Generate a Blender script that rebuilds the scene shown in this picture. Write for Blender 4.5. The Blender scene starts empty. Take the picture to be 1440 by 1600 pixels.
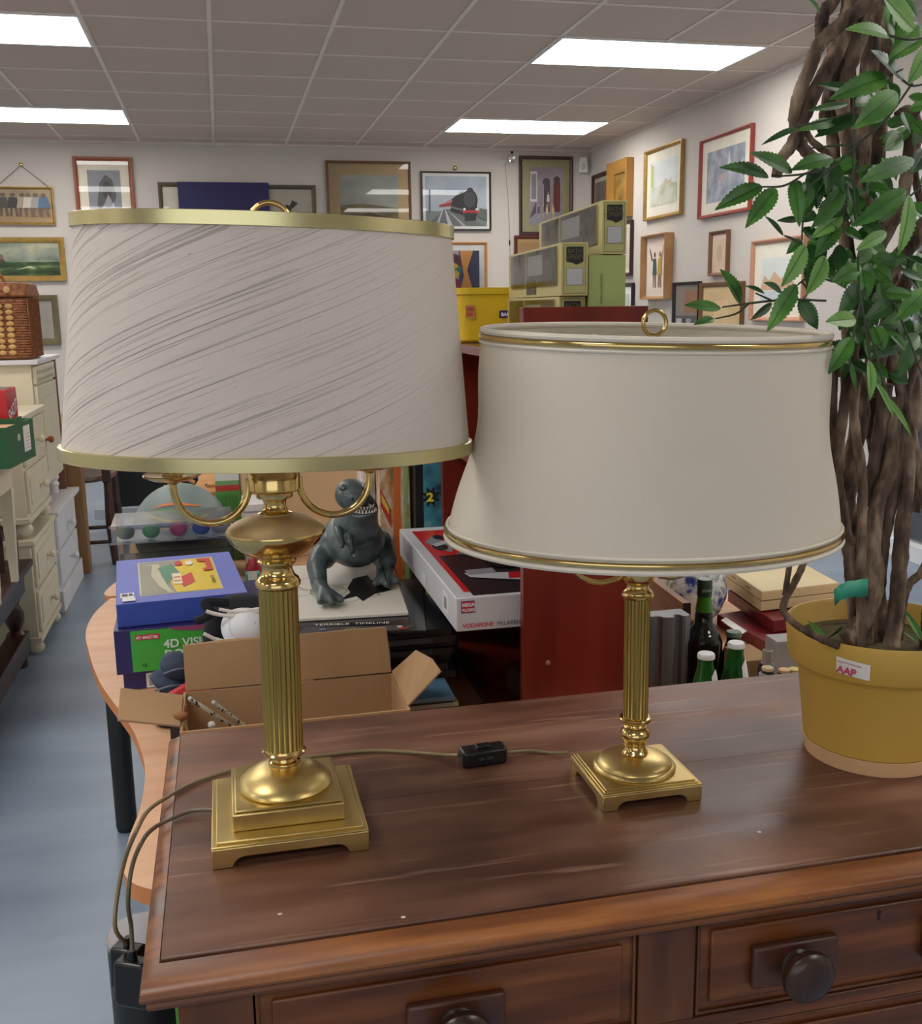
import bpy, bmesh, math, random
from mathutils import Vector, Matrix
PI = math.pi
C = bpy.context.scene.collection
scene = bpy.context.scene

# ---------------------------------------------------------------- camera
FPX, PITCH, ROLL, YAW, EYE = 1609.85, -.197336, -.01484, .222916, 1.32
fw = Vector((math.sin(YAW)*math.cos(PITCH), math.cos(YAW)*math.cos(PITCH), math.sin(PITCH)))
rt = Vector((math.cos(YAW), -math.sin(YAW), 0)); up = rt.cross(fw)
cam_r = math.cos(ROLL)*rt + math.sin(ROLL)*up
cam_u = cam_r.cross(fw)
cd = bpy.data.cameras.new('camera'); cam = bpy.data.objects.new('camera', cd); C.objects.link(cam)
mw = Matrix((( cam_r.x, cam_u.x, -fw.x, 0), (cam_r.y, cam_u.y, -fw.y, 0), (cam_r.z, cam_u.z, -fw.z, EYE), (0, 0, 0, 1)))
cam.matrix_world = mw
cd.sensor_fit = 'HORIZONTAL'; cd.sensor_width = 36; cd.lens = FPX/1440*36; cd.clip_start = .02; cd.clip_end = 60
scene.camera = cam
# ---------------------------------------------------------------- light and exposure
scene.view_settings.view_transform = 'Standard'; scene.view_settings.look = 'None'
scene.view_settings.gamma = 1; scene.view_settings.exposure = -0.03
scene.view_settings.use_curve_mapping = False
PANEL = 11.0        # strength of the ceiling panels
DAY = 26.0         # daylight from the shop front behind the photographer
world = bpy.data.worlds.new('world'); scene.world = world; world.use_nodes = True
world.node_tree.nodes['Background'].inputs[0].default_value = (.75, .85, 1, 1)
world.node_tree.nodes['Background'].inputs[1].default_value = .6
def area(name, loc, rot, sx, sy, power, col):
    l = bpy.data.lights.new(name, 'AREA'); l.shape = 'RECTANGLE'; l.size = sx; l.size_y = sy; l.energy = power; l.color = col
    o = bpy.data.objects.new(name, l); C.objects.link(o); o.location = loc; o.rotation_euler = rot; return o
area('shopfront_daylight', (-1.2, -3.85, 1.5), (PI/2, 0, 0), 4.4, 1.7, DAY, (.86, .93, 1))

# pixel of the photograph -> point of the place
def ray(u, v): return fw + cam_r*((u-720)/FPX) - cam_u*((v-800)/FPX)
def on_y(u, v, Y): d = ray(u, v); t = Y/d.y; return Vector((d.x*t, Y, EYE+d.z*t))
def on_x(u, v, X): d = ray(u, v); t = X/d.x; return Vector((X, d.y*t, EYE+d.z*t))
def on_z(u, v, Z): d = ray(u, v); t = (Z-EYE)/d.z; return Vector((d.x*t, d.y*t, Z))

# ---------------------------------------------------------------- materials
def lin(c): return c/12.92 if c <= .04045 else ((c+.055)/1.055)**2.4
def S(r, g, b): return (lin(r/255), lin(g/255), lin(b/255), 1)
MATS = {}
def mat(name, col, rough=.5, metal=0, **k):
    if name in MATS: return MATS[name]
    m = bpy.data.materials.new(name); m.use_nodes = True; nt = m.node_tree; n = nt.nodes; p = n['Principled BSDF']
    p.inputs['Base Color'].default_value = col; p.inputs['Roughness'].default_value = rough; p.inputs['Metallic'].default_value = metal
    if 'spec' in k: p.inputs['Specular IOR Level'].default_value = k['spec']
    if 'trans' in k: p.inputs['Transmission Weight'].default_value = k['trans']
    if 'ior' in k: p.inputs['IOR'].default_value = k['ior']
    if 'alpha' in k: p.inputs['Alpha'].default_value = k['alpha']
    if 'coat' in k: p.inputs['Coat Weight'].default_value = k['coat']; p.inputs['Coat Roughness'].default_value = .1
    v = k.get('var', .06); sc = k.get('scale', (8, 8, 8))
    tc = n.new('ShaderNodeTexCoord'); mp = n.new('ShaderNodeMapping'); mp.inputs['Scale'].default_value = sc
    nz = n.new('ShaderNodeTexNoise'); nz.inputs['Scale'].default_value = 1; nz.inputs['Detail'].default_value = k.get('detail', 5)
    nt.links.new(tc.outputs['Object'], mp.inputs[0]); nt.links.new(mp.outputs[0], nz.inputs['Vector'])
    rp = n.new('ShaderNodeValToRGB'); nt.links.new(nz.outputs['Fac'], rp.inputs[0])
    cols = k.get('cols')
    if cols:
        el = rp.color_ramp.elements
        lo, hi = k.get('rng', (.3, .7))
        el[0].position = lo; el[0].color = cols[0]; el[1].position = hi; el[1].color = cols[-1]
        for i, c in enumerate(cols[1:-1]):
            e = el.new(lo+(hi-lo)*(i+1)/(len(cols)-1)); e.color = c
        if k.get('const'): rp.color_ramp.interpolation = 'CONSTANT'
    else:
        a = [max(0, x*(1-v)) for x in col[:3]]+[1]; b = [min(1, x*(1+v)) for x in col[:3]]+[1]
        rp.color_ramp.elements[0].position = .3; rp.color_ramp.elements[1].position = .7
        rp.color_ramp.elements[0].color = a; rp.color_ramp.elements[1].color = b
    nt.links.new(rp.outputs[0], p.inputs['Base Color'])
    if 'bump' in k:
        bp = n.new('ShaderNodeBump'); bp.inputs['Strength'].default_value = k['bump']; bp.inputs['Distance'].default_value = k.get('bdist', .002)
        src = nz
        if 'bscale' in k:
            mp2 = n.new('ShaderNodeMapping'); mp2.inputs['Scale'].default_value = k['bscale']
            src = n.new('ShaderNodeTexNoise'); src.inputs['Scale'].default_value = 1; src.inputs['Detail'].default_value = 4
            nt.links.new(tc.outputs['Object'], mp2.inputs[0]); nt.links.new(mp2.outputs[0], src.inputs['Vector'])
        nt.links.new(src.outputs['Fac'], bp.inputs['Height']); nt.links.new(bp.outputs[0], p.inputs['Normal'])
    if 'rvar' in k:
        mr = n.new('ShaderNodeMapRange'); mr.inputs['To Min'].default_value = rough-k['rvar']; mr.inputs['To Max'].default_value = rough+k['rvar']
        mr.inputs['From Min'].default_value = .3; mr.inputs['From Max'].default_value = .7
        nt.links.new(nz.outputs['Fac'], mr.inputs[0]); nt.links.new(mr.outputs[0], p.inputs['Roughness'])
    MATS[name] = m; return m
def emat(name, col, s):
    m = bpy.data.materials.new(name); m.use_nodes = True; n = m.node_tree.nodes; p = n['Principled BSDF']
    p.inputs['Base Color'].default_value = col; p.inputs['Emission Color'].default_value = col; p.inputs['Emission Strength'].default_value = s
    MATS[name] = m; return m
def flat(r, g, b, rough=.5, **k): return mat('c%d_%d_%d' % (r, g, b), S(r, g, b), rough, **k)

# ---------------------------------------------------------------- mesh builder
class MB:
    def __init__(s): s.bm = bmesh.new(); s.mats = []
    def mi(s, m):
        if m not in s.mats: s.mats.append(m)
        return s.mats.index(m)
    def face(s, pts, m):
        f = s.bm.faces.new([s.bm.verts.new(p) for p in pts]); f.material_index = s.mi(m); return f
    def box(s, c, d, m, rot=None, taper=1.0):
        c = Vector(c); vs = []
        for k in (-1, 1):
            t = taper if k > 0 else 1
            for a, b in ((-1, -1), (1, -1), (1, 1), (-1, 1)):
                p = Vector((a*d[0]/2*t, b*d[1]/2*t, k*d[2]/2))
                if rot is not None: p = rot @ p
                vs.append(s.bm.verts.new(c+p))
        i = s.mi(m)
        for q in ((3, 2, 1, 0), (4, 5, 6, 7), (0, 1, 5, 4), (1, 2, 6, 5), (2, 3, 7, 6), (3, 0, 4, 7)):
            f = s.bm.faces.new([vs[j] for j in q]); f.material_index = i
        return s
    def bb(s, a, b, m):
        return s.box([(a[i]+b[i])/2 for i in range(3)], [abs(b[i]-a[i]) for i in range(3)], m)
    def prism(s, poly, O, ex, ey, n, m):
        """polygon (s,t) in the plane O+s*ex+t*ey extruded by vector n"""
        O, ex, ey, n = Vector(O), Vector(ex), Vector(ey), Vector(n); i = s.mi(m)
        a = [s.bm.verts.new(O+ex*x+ey*y) for x, y in poly]; b = [s.bm.verts.new(O+ex*x+ey*y+n) for x, y in poly]
        fs = [s.bm.faces.new(a[::-1]), s.bm.faces.new(b)]
        for k in range(len(a)):
            j = (k+1) % len(a); fs.append(s.bm.faces.new((a[k], a[j], b[j], b[k])))
        for f in fs: f.material_index = i
        return s
    def lathe(s, prof, m, c=(0, 0, 0), n=48, flute=None, sx=1, sy=1, cap=True, axis=None):
        c = Vector(c); rings = []; i = s.mi(m)
        for r, z in prof:
            ring = []
            for k in range(n):
                a = 2*PI*k/n; rr = r
                if flute and flute[1] <= z <= flute[2]: rr = r*(1-flute[3]*abs(math.cos(flute[0]*a/2))**2)
                p = Vector((rr*sx*math.cos(a), rr*sy*math.sin(a), z))
                if axis is not None: p = axis @ p
                ring.append(s.bm.verts.new(c+p))
            rings.append(ring)
        for a, b in zip(rings, rings[1:]):
            for k in range(n):
                j = (k+1) % n; f = s.bm.faces.new((a[k], a[j], b[j], b[k])); f.material_index = i
        if cap:
            f = s.bm.faces.new(rings[0][::-1]); f.material_index = i
            f = s.bm.faces.new(rings[-1]); f.material_index = i
        return s
    def tube(s, pts, rad, m, n=10, sub=6, bump=0, seed=0, closed=False):
        pts = [Vector(p) for p in pts]; L = len(pts)
        if not hasattr(rad, '__len__'): rad = [rad]*L
        if not closed: P = [pts[0]*2-pts[1]]+pts+[pts[-1]*2-pts[-2]]; R = [rad[0]]+list(rad)+[rad[-1]]; segs = L-1
        else: P = [pts[-1]]+pts+[pts[0], pts[1]]; R = [rad[-1]]+list(rad)+[rad[0], rad[1]]; segs = L
        out = []
        if sub <= 1: out = [(p, r) for p, r in zip(pts, rad)]
        else:
            for q in range(segs):
                p0, p1, p2, p3 = P[q:q+4]
                for k in range(sub):
                    t = k/sub; t2 = t*t; t3 = t2*t
                    out.append((.5*((2*p1)+(p2-p0)*t+(2*p0-5*p1+4*p2-p3)*t2+(3*p1-p0-3*p2+p3)*t3), R[q+1]*(1-t)+R[q+2]*t))
            if not closed: out.append((pts[-1], rad[-1]))
        rnd = random.Random(seed); i = s.mi(m); rings = []; N = None; M = len(out)
        for k, (p, r) in enumerate(out):
            a = out[(k-1) % M][0] if (closed or k > 0) else p; b = out[(k+1) % M][0] if (closed or k < M-1) else p
            T = (b-a).normalized()
            if N is None: N = T.orthogonal().normalized()
            N = (N-T*N.dot(T)).normalized(); B = T.cross(N)
            rr = r*(1+bump*(rnd.random()-.5))
            rings.append([s.bm.verts.new(p+(N*math.cos(2*PI*j/n)+B*math.sin(2*PI*j/n))*rr*(1+bump*.6*(rnd.random()-.5))) for j in range(n)])
        pr = list(zip(rings, rings[1:]))+([(rings[-1], rings[0])] if closed else [])
        for a, b in pr:
            for k in range(n):
                j = (k+1) % n; f = s.bm.faces.new((a[k], a[j], b[j], b[k])); f.material_index = i
        if not closed:
            for q in (rings[0][::-1], rings[-1]): f = s.bm.faces.new(q); f.material_index = i
        return s
    def ball(s, c, r, m, seg=20, rot=None):
        r = (r, r, r) if not hasattr(r, '__len__') else r; i = s.mi(m)
        M = Matrix.Translation(Vector(c)) @ (rot.to_4x4() if rot is not None else Matrix()) @ Matrix.Diagonal((*r, 1))
        g = bmesh.ops.create_uvsphere(s.bm, u_segments=seg, v_segments=seg//2, radius=1, matrix=M)
        for v in g['verts']:
            for f in v.link_faces: f.material_index = i
        return s
    def build(s, name, parent=None, smooth=True, bevel=0, seg=2, normals=True):
        if normals: bmesh.ops.recalc_face_normals(s.bm, faces=s.bm.faces[:])
        me = bpy.data.meshes.new(name); s.bm.to_mesh(me); s.bm.free()
        for m in s.mats: me.materials.append(m)
        if smooth:
            me.shade_smooth(); me.set_sharp_from_angle(angle=math.radians(38))
        o = bpy.data.objects.new(name, me); C.objects.link(o)
        if parent is not None: o.parent = parent
        if bevel:
            b = o.modifiers.new('bevel', 'BEVEL'); b.width = bevel; b.segments = seg; b.limit_method = 'ANGLE'; b.angle_limit = math.radians(40)
        return o

def thing(name, label, cat, loc=(0, 0, 0), rotz=0, group=None):
    o = bpy.data.objects.new(name, None); C.objects.link(o); o.empty_display_size = .05
    o.location = loc; o.rotation_euler = (0, 0, rotz); o['label'] = label; o['category'] = cat
    if group: o['group'] = group
    return o
def tag(o, label, cat, group=None, kind=None):
    o['label'] = label; o['category'] = cat
    if group: o['group'] = group
    if kind: o['kind'] = kind
    return o
def struct(o): o['kind'] = 'structure'; return o
def lab(o, l): o['label'] = l; return o
def decal(name, parent, shapes, O, ex, ey, eps=.0006, base=0):
    """flat print: shapes [(material, [(s,t)...])] layered on plane; n = ex x ey points to viewer"""
    O, ex, ey = Vector(O), Vector(ex), Vector(ey); n = ex.cross(ey).normalized(); b = MB()
    for k, (m, poly) in enumerate(shapes):
        b.face([O+ex*x+ey*y+n*(base+eps*(k+1)) for x, y in poly], m)
    return b.build(name, parent, smooth=False, normals=False)
def R4(x0, y0, x1, y1): return [(x0, y0), (x1, y0), (x1, y1), (x0, y1)]
def circ(cx, cy, rx, ry=None, n=20, a0=0, a1=2*PI):
    ry = ry or rx; return [(cx+rx*math.cos(a0+(a1-a0)*k/n), cy+ry*math.sin(a0+(a1-a0)*k/n)) for k in range(n)]
def text(name, parent, s, size, O, ex, ey, m, base=.0012, align='LEFT', bold=0, sx=1):
    cu = bpy.data.curves.new(name, 'FONT'); cu.body = s; cu.size = size; cu.align_x = align; cu.offset = bold; cu.extrude = .0001
    t = bpy.data.objects.new('tmp_text', cu); C.objects.link(t)
    dg = bpy.context.evaluated_depsgraph_get(); me = bpy.data.meshes.new_from_object(t.evaluated_get(dg))
    bpy.data.objects.remove(t); bpy.data.curves.remove(cu)
    ex, ey = Vector(ex).normalized(), Vector(ey).normalized(); n = ex.cross(ey); O = Vector(O)
    for v in me.vertices: v.co = O+ex*v.co.x*sx+ey*v.co.y+n*(v.co.z+base)
    me.materials.clear(); me.materials.append(m); me.name = name
    o = bpy.data.objects.new(name, me); C.objects.link(o)
    if parent is not None: o.parent = parent
    return o
def copy_tree(o, parent=None):
    c = o.copy(); C.objects.link(c); c.parent = parent
    for ch in list(o.children): copy_tree(ch, c)
    return c
X, Y_, Z_ = Vector((1, 0, 0)), Vector((0, 1, 0)), Vector((0, 0, 1))

# ---------------------------------------------------------------- shared materials
BRASS = mat('polished_brass', S(214, 186, 122), .13, 1, var=.05, scale=(30, 30, 30), rvar=.05)
BRASS_S = mat('satin_brass', S(208, 184, 122), .36, 1, var=.10, scale=(14, 14, 30), rvar=.07)
BRASS_F = mat('foil_brass_trim', S(216, 206, 156), .24, 1, var=.05)
BRASS_D = mat('dusty_brass', S(196, 172, 128), .5, .9, var=.05)
BRASS_COL = mat('fluted_brass', S(182, 154, 84), .24, 1, var=.10, scale=(20, 20, 8))
WALL = mat('painted_woodchip_wall', S(213, 206, 198), .9, var=.015, scale=(3, 3, 3), bump=.35, bscale=(60, 60, 60), bdist=.004)
CEIL = mat('ceiling_tile', S(204, 188, 174), .95, var=.02, scale=(90, 90, 90), detail=2)
TBAR = mat('ceiling_grid_metal', S(232, 220, 208), .6)
FLOOR = mat('blue_grey_vinyl', S(128, 141, 156), .34, cols=(S(120, 136, 156), S(132, 148, 167), S(146, 161, 178)), scale=(1.4, 5, 1), rvar=.04, detail=9)
WHITE = flat(225, 222, 216)
BLACK = mat('black_plastic', S(14, 14, 15), .3)
PAPER = flat(232, 230, 226, .7)
CARD = mat('corrugated_cardboard', S(186, 146, 100), .85, cols=(S(164, 128, 90), S(186, 150, 110)), scale=(3, 3, 3), bump=.5, bscale=(150, 4, 4), bdist=.001)
CREAM = mat('cream_painted_wood', S(222, 212, 184), .5, var=.03)
WPAINT = mat('white_painted_wood', S(222, 220, 220), .45, var=.03)
DARKWOOD = mat('dark_oak', S(62, 38, 28), .35, cols=(S(36, 21, 16), S(82, 50, 36)), scale=(6, 2, 12))
MAHOG = mat('red_mahogany_veneer', S(104, 32, 22), .3, cols=(S(82, 22, 15), S(112, 36, 24), S(126, 44, 28)), scale=(14, 14, 1.5), detail=6)
BEECH = mat('beech_laminate', S(222, 172, 134), .45, cols=(S(214, 162, 122), S(228, 182, 144)), scale=(4, 30, 4))
BEECHE = mat('beech_edge', S(205, 132, 76), .5)
GLASS = None
def glassmat(name, col, rough=.03, alpha=.25):
    m = bpy.data.materials.new(name); m.use_nodes = True; nt = m.node_tree; n = nt.nodes; out = n['Material Output']
    n.remove(n['Principled BSDF'])
    tr = n.new('ShaderNodeBsdfTransparent'); tr.inputs[0].default_value = col
    gl = n.new('ShaderNodeBsdfGlossy'); gl.inputs['Roughness'].default_value = rough
    fr = n.new('ShaderNodeFresnel'); fr.inputs[0].default_value = 1.5
    mx = n.new('ShaderNodeMixShader'); ad = n.new('ShaderNodeMath'); ad.operation = 'ADD'; ad.inputs[1].default_value = alpha; ad.use_clamp = True
    nt.links.new(fr.outputs[0], ad.inputs[0]); nt.links.new(ad.outputs[0], mx.inputs[0])
    nt.links.new(tr.outputs[0], mx.inputs[1]); nt.links.new(gl.outputs[0], mx.inputs[2]); nt.links.new(mx.outputs[0], out.inputs[0])
    return m
PGLASS = glassmat('picture_glass', (1, 1, 1, 1), .02, .0)
FILM = glassmat('clear_plastic_film', (.90, .91, .88, 1), .16, .20)
FILM2 = glassmat('smoky_clear_plastic', (.55, .53, .47, 1), .1, .08)

# ---------------------------------------------------------------- the room
XL, XR, YB, YF, ZC = -5.2, 3.39, 9.4, -4.0, 2.705
b = MB(); b.bb((XL-.1, YF-.1, -.1), (XR+.1, YB+.1, 0), FLOOR); struct(b.build('floor', smooth=False))
b = MB(); b.bb((XL-.1, YF-.1, ZC), (XR+.1, YB+.1, ZC+.1), CEIL); struct(b.build('ceiling', smooth=False))
b = MB(); b.bb((XL, YB, 0), (XR, YB+.1, ZC), WALL); struct(b.build('wall_back', smooth=False))
b = MB(); b.bb((XL-.1, YF, 0), (XL, YB, ZC), WALL); struct(b.build('wall_left', smooth=False))
b = MB()   # right wall with a doorway between y 3.0 and 4.6
b.bb((XR, 4.75, 0), (XR+.1, YB, ZC), WALL); b.bb((XR, YF, 0), (XR+.1, 3.3, ZC), WALL); b.bb((XR, 3.3, 2.1), (XR+.1, 4.75, ZC), WALL)
struct(b.build('wall_right', smooth=False))
b = MB(); b.bb((XL, YF-.1, 0), (XR, YF, ZC), WALL); struct(b.build('wall_front', smooth=False))
b = MB()
for x0, x1, z0, z1 in ((3.3, 3.38, 0, 2.1), (4.67, 4.75, 0, 2.1), (3.98, 4.06, 0, 2.1), (3.3, 4.75, 2.02, 2.1), (3.3, 4.75, 0, .09)):
    b.bb((XR-.02, x0, z0), (XR+.07, x1, z1), flat(236, 238, 240, .25))
dr = struct(b.build('door_1', smooth=False, bevel=.004))
b = MB(); b.bb((XR+.03, 3.38, .09), (XR+.036, 3.98, 2.02), glassmat('door_glass', (.97, 1, 1, 1))); b.bb((XR+.03, 4.06, .09), (XR+.036, 4.67, 2.02), glassmat('door_glass', (.97, 1, 1, 1)))
b.build('pane', dr, smooth=False)
b = MB(); b.bb((XR+.1, 2, -.1), (XR+4, 6, -.02), flat(150, 152, 155, .9)); struct(b.build('pavement', smooth=False))
gx, gy = .031, 5.527
b = MB()
for i in range(-9, 6):
    x = gx+.6*i
    if XL < x < XR: b.bb((x-.011, YF, ZC-.005), (x+.011, YB, ZC-.0005), TBAR)
for j in range(-15, 7):
    y = gy+.6*j
    if YF < y < YB: b.bb((XL, y-.011, ZC-.0045), (XR, y+.011, ZC-.0005), TBAR)
b.bb((XL, YB-.022, ZC-.02), (XR, YB-.0005, ZC-.0005), TBAR); b.bb((XR-.022, YF, ZC-.02), (XR-.0005, YB-.03, ZC-.0005), TBAR)
struct(b.build('trim_1', smooth=False))
EM = emat('lit_diffuser', (1, .97, .93, 1), PANEL)
LFRAME = flat(235, 235, 235, .4)
names = {(3, 0): 'lit ceiling panel nearer of the two on the right, beside the tall plant', (3, 4): 'lit ceiling panel nearest the far right corner, above the framed pictures',
         (-3, 0): 'lit ceiling panel at top left corner of the picture, nearer of the left two', (-3, 4): 'lit ceiling panel on the left, nearer the back wall'}
for i in (-9, -3, 3):
    for j in (-12, -8, -4, 0, 4):
        x0, y0 = gx+.6*i, gy+.6*j
        if x0 < XL: x0 += .6
        if x0+1.2 > XR: continue
        t = thing('ceiling_light', names.get((i, j), 'lit ceiling panel in the %s column, %s the photographer' % ({-9: 'far left', -3: 'left', 3: 'right'}[i], {-12: 'rearmost row behind', -8: 'row directly above', -4: 'row just ahead of', 0: 'second row ahead of', 4: 'last row ahead of'}[j])), 'ceiling light', (x0+.6, y0+.3, ZC-.012), 0, 'flat ceiling light panels')
        b = MB()
        for a, c in (((-.6, -.3), (.6, -.285)), ((-.6, .285), (.6, .3)), ((-.6, -.285), (-.585, .285)), ((.585, -.285), (.6, .285))):
            b.bb((a[0]+.006*(a[0] < 0), a[1], 0), (c[0], c[1], .011), LFRAME)
        b.build('frame', t, smooth=False)
        b = MB(); b.bb((-.585, -.285, .002), (.585, .285, .009), EM); b.build('diffuser', t, smooth=False)
# ---------------------------------------------------------------- chest of drawers in the foreground
def woodmat(name, cols, sc, rough, **k): return mat(name, cols[0], rough, cols=cols, scale=sc, detail=8, **k)
WTOP = woodmat('worn_mahogany_top', (S(76, 45, 32), S(112, 74, 56), S(142, 102, 80)), (3.5, 20, 3), .40, rvar=.12, rng=(.24, .76))
def add_scratches(m, strength=.5):
    nt = m.node_tree; n = nt.nodes; p = n['Principled BSDF']; src = p.inputs['Base Color'].links[0].from_socket
    tc = n.new('ShaderNodeTexCoord')
    last = src
    for k, (sc, rz, w) in enumerate((((2, 60, 1), .5, .012), ((3, 70, 1), -.7, .010), ((2.4, 50, 1), 1.4, .010))):
        mp = n.new('ShaderNodeMapping'); mp.inputs['Rotation'].default_value = (0, 0, rz); mp.inputs['Scale'].default_value = sc
        nz = n.new('ShaderNodeTexNoise'); nz.inputs['Scale'].default_value = 1.5; nz.inputs['Detail'].default_value = 3
        rp = n.new('ShaderNodeValToRGB'); e = rp.color_ramp.elements; e[0].position = .655; e[0].color = (0, 0, 0, 1); e[1].position = .72; e[1].color = (strength,)*3+(1,)
        mx = n.new('ShaderNodeMix'); mx.data_type = 'RGBA'
        nt.links.new(tc.outputs['Object'], mp.inputs[0]); nt.links.new(mp.outputs[0], nz.inputs['Vector']); nt.links.new(nz.outputs['Fac'], rp.inputs[0])
        nt.links.new(rp.outputs[0], mx.inputs[0]); nt.links.new(last, mx.inputs[6]); mx.inputs[7].default_value = S(150, 116, 96)
        last = mx.outputs[2]
    # darker stains
    nz = n.new('ShaderNodeTexNoise'); nz.inputs['Scale'].default_value = 5.5; nz.inputs['Detail'].default_value = 6
    rp = n.new('ShaderNodeValToRGB'); e = rp.color_ramp.elements; e[0].position = .36; e[0].color = (.50, .45, .42, 1); e[1].position = .58; e[1].color = (1, 1, 1, 1)
    mx = n.new('ShaderNodeMix'); mx.data_type = 'RGBA'; mx.blend_type = 'MULTIPLY'; mx.inputs[0].default_value = 1
    nt.links.new(tc.outputs['Object'], nz.inputs['Vector']); nt.links.new(nz.outputs['Fac'], rp.inputs[0]); nt.links.new(last, mx.inputs[6]); nt.links.new(rp.outputs[0], mx.inputs[7])
    nt.links.new(mx.outputs[2], p.inputs['Base Color'])
add_scratches(WTOP, .8)
WEDGE = woodmat('mahogany_moulding', (S(66, 36, 18), S(122, 70, 34), S(170, 108, 52)), (5, 44, 40), .38, rvar=.08, rng=(.26, .74))
WFRONT = woodmat('mahogany_front', (S(60, 30, 14), S(104, 56, 26), S(136, 80, 38)), (4, 60, 56), .36, rvar=.08, rng=(.24, .76))
WSTILE = woodmat('mahogany_stile', (S(62, 33, 17), S(92, 52, 28), S(116, 69, 38)), (24, 24, 4), .36)
WKNOB = woodmat('dark_turned_knob', (S(40, 24, 18), S(74, 48, 34)), (20, 20, 20), .25)
DX0, DX1, DY0, DY1, DZ = -.09, 1.19, .73, 1.21, .82
D = thing('chest_of_drawers', 'old brown mahogany chest of drawers with worn top under the brass lamps', 'chest of drawers', (0, 0, 0))
b = MB(); b.bb((DX0+.015, DY0+.032, DZ-.018), (DX1-.015, DY1, DZ), WTOP); b.build('top_panel', D, bevel=.0015)
# joints across the top boards
b = MB()
b.bb((DX0+.016, .985, DZ-.001), (DX1-.016, .9856, DZ+.0001), flat(44, 26, 20)); b.build('board_joint', D, smooth=False)
def sweep(prof, path, m, bld):
    """prof: (outward, z) pairs; path: list of (point, outward dir)"""
    i = bld.mi(m); rings = [[bld.bm.verts.new(Vector(p)+Vector(o)*a+Z_*z) for a, z in prof] for p, o in path]
    for r, q in zip(rings, rings[1:]):
        for k in range(len(prof)):
            j = (k+1) % len(prof); f = bld.bm.faces.new((r[k], r[j], q[j], q[k])); f.material_index = i
    for r in (rings[0], rings[-1][::-1]):
        f = bld.bm.faces.new(r); f.material_index = i
b = MB()
prof = [(-.0012, -.0042), (0, -.0044), (.0012, -.0042), (.0018, -.0026), (.007, -.0032), (.0245, -.0058), (.0300, -.0090), (.0315, -.0130), (.0300, -.0165), (.0235, -.0175), (.0225, -.0215), (.0180, -.0225), (0, -.0225)]
prof = [(a, z+.0002) for a, z in prof]
def mould(prof, z, inset, m, name, lx):
    b = MB(); c0 = Vector((DX0+lx, DY1, z)); c1 = Vector((DX0+lx, DY0+inset, z)); c2 = Vector((DX1-lx, DY0+inset, z)); c3 = Vector((DX1-lx, DY1, z))
    s = lx/inset
    sweep(prof, [(c0, (-s, 0, 0)), (c1, (-s, -1, 0)), (c2, (s, -1, 0)), (c3, (s, 0, 0))], m, b)
    return b.build(name, D)
mould(prof, DZ, .0315, WEDGE, 'edge_moulding', .015)
prof2 = [(0, 0), (.014, 0), (.0155, -.003), (.0140, -.0065), (.0100, -.0080), (.0080, -.0110), (.0020, -.0130), (0, -.0130)]
mould(prof2, DZ-.0222, .0155+.008, WFRONT, 'lower_moulding', .012)
FY = .752    # front plane
b = MB()
b.bb((DX0+.028, FY+.02, .06), (DX0+.046, DY1-.005, DZ-.02), WFRONT); b.bb((DX1-.046, FY+.02, .06), (DX1-.028, DY1-.005, DZ-.02), WFRONT)
b.bb((DX0+.046, DY1-.02, .06), (DX1-.046, DY1-.008, DZ-.02), WFRONT); b.bb((DX0+.046, FY+.1, .06), (DX1-.046, DY1-.02, .08), WFRONT)
b.build('carcass', D, bevel=.001)
def stile(x0, x1, z0, z1):
    b = MB(); b.bb((x0, FY, z0), (x1, FY+.02, z1), WSTILE); b.build('stile', D, bevel=.0015)
ZT = .789
stile(DX0+.026, -.006, .06, .7875); stile(.3235, .3775, .69, ZT-.002); stile(.7415, .7955, .69, ZT-.002); stile(1.116, DX1-.026, .06, .7875)
for z0, z1 in ((ZT-.002, .7985), (.676, .69), (.405, .42), (.06, .10)):
    b = MB(); b.bb((-.0055, FY, z0), (1.1155, FY+.02, z1), WFRONT); b.build('rail', D, bevel=.001)
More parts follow.
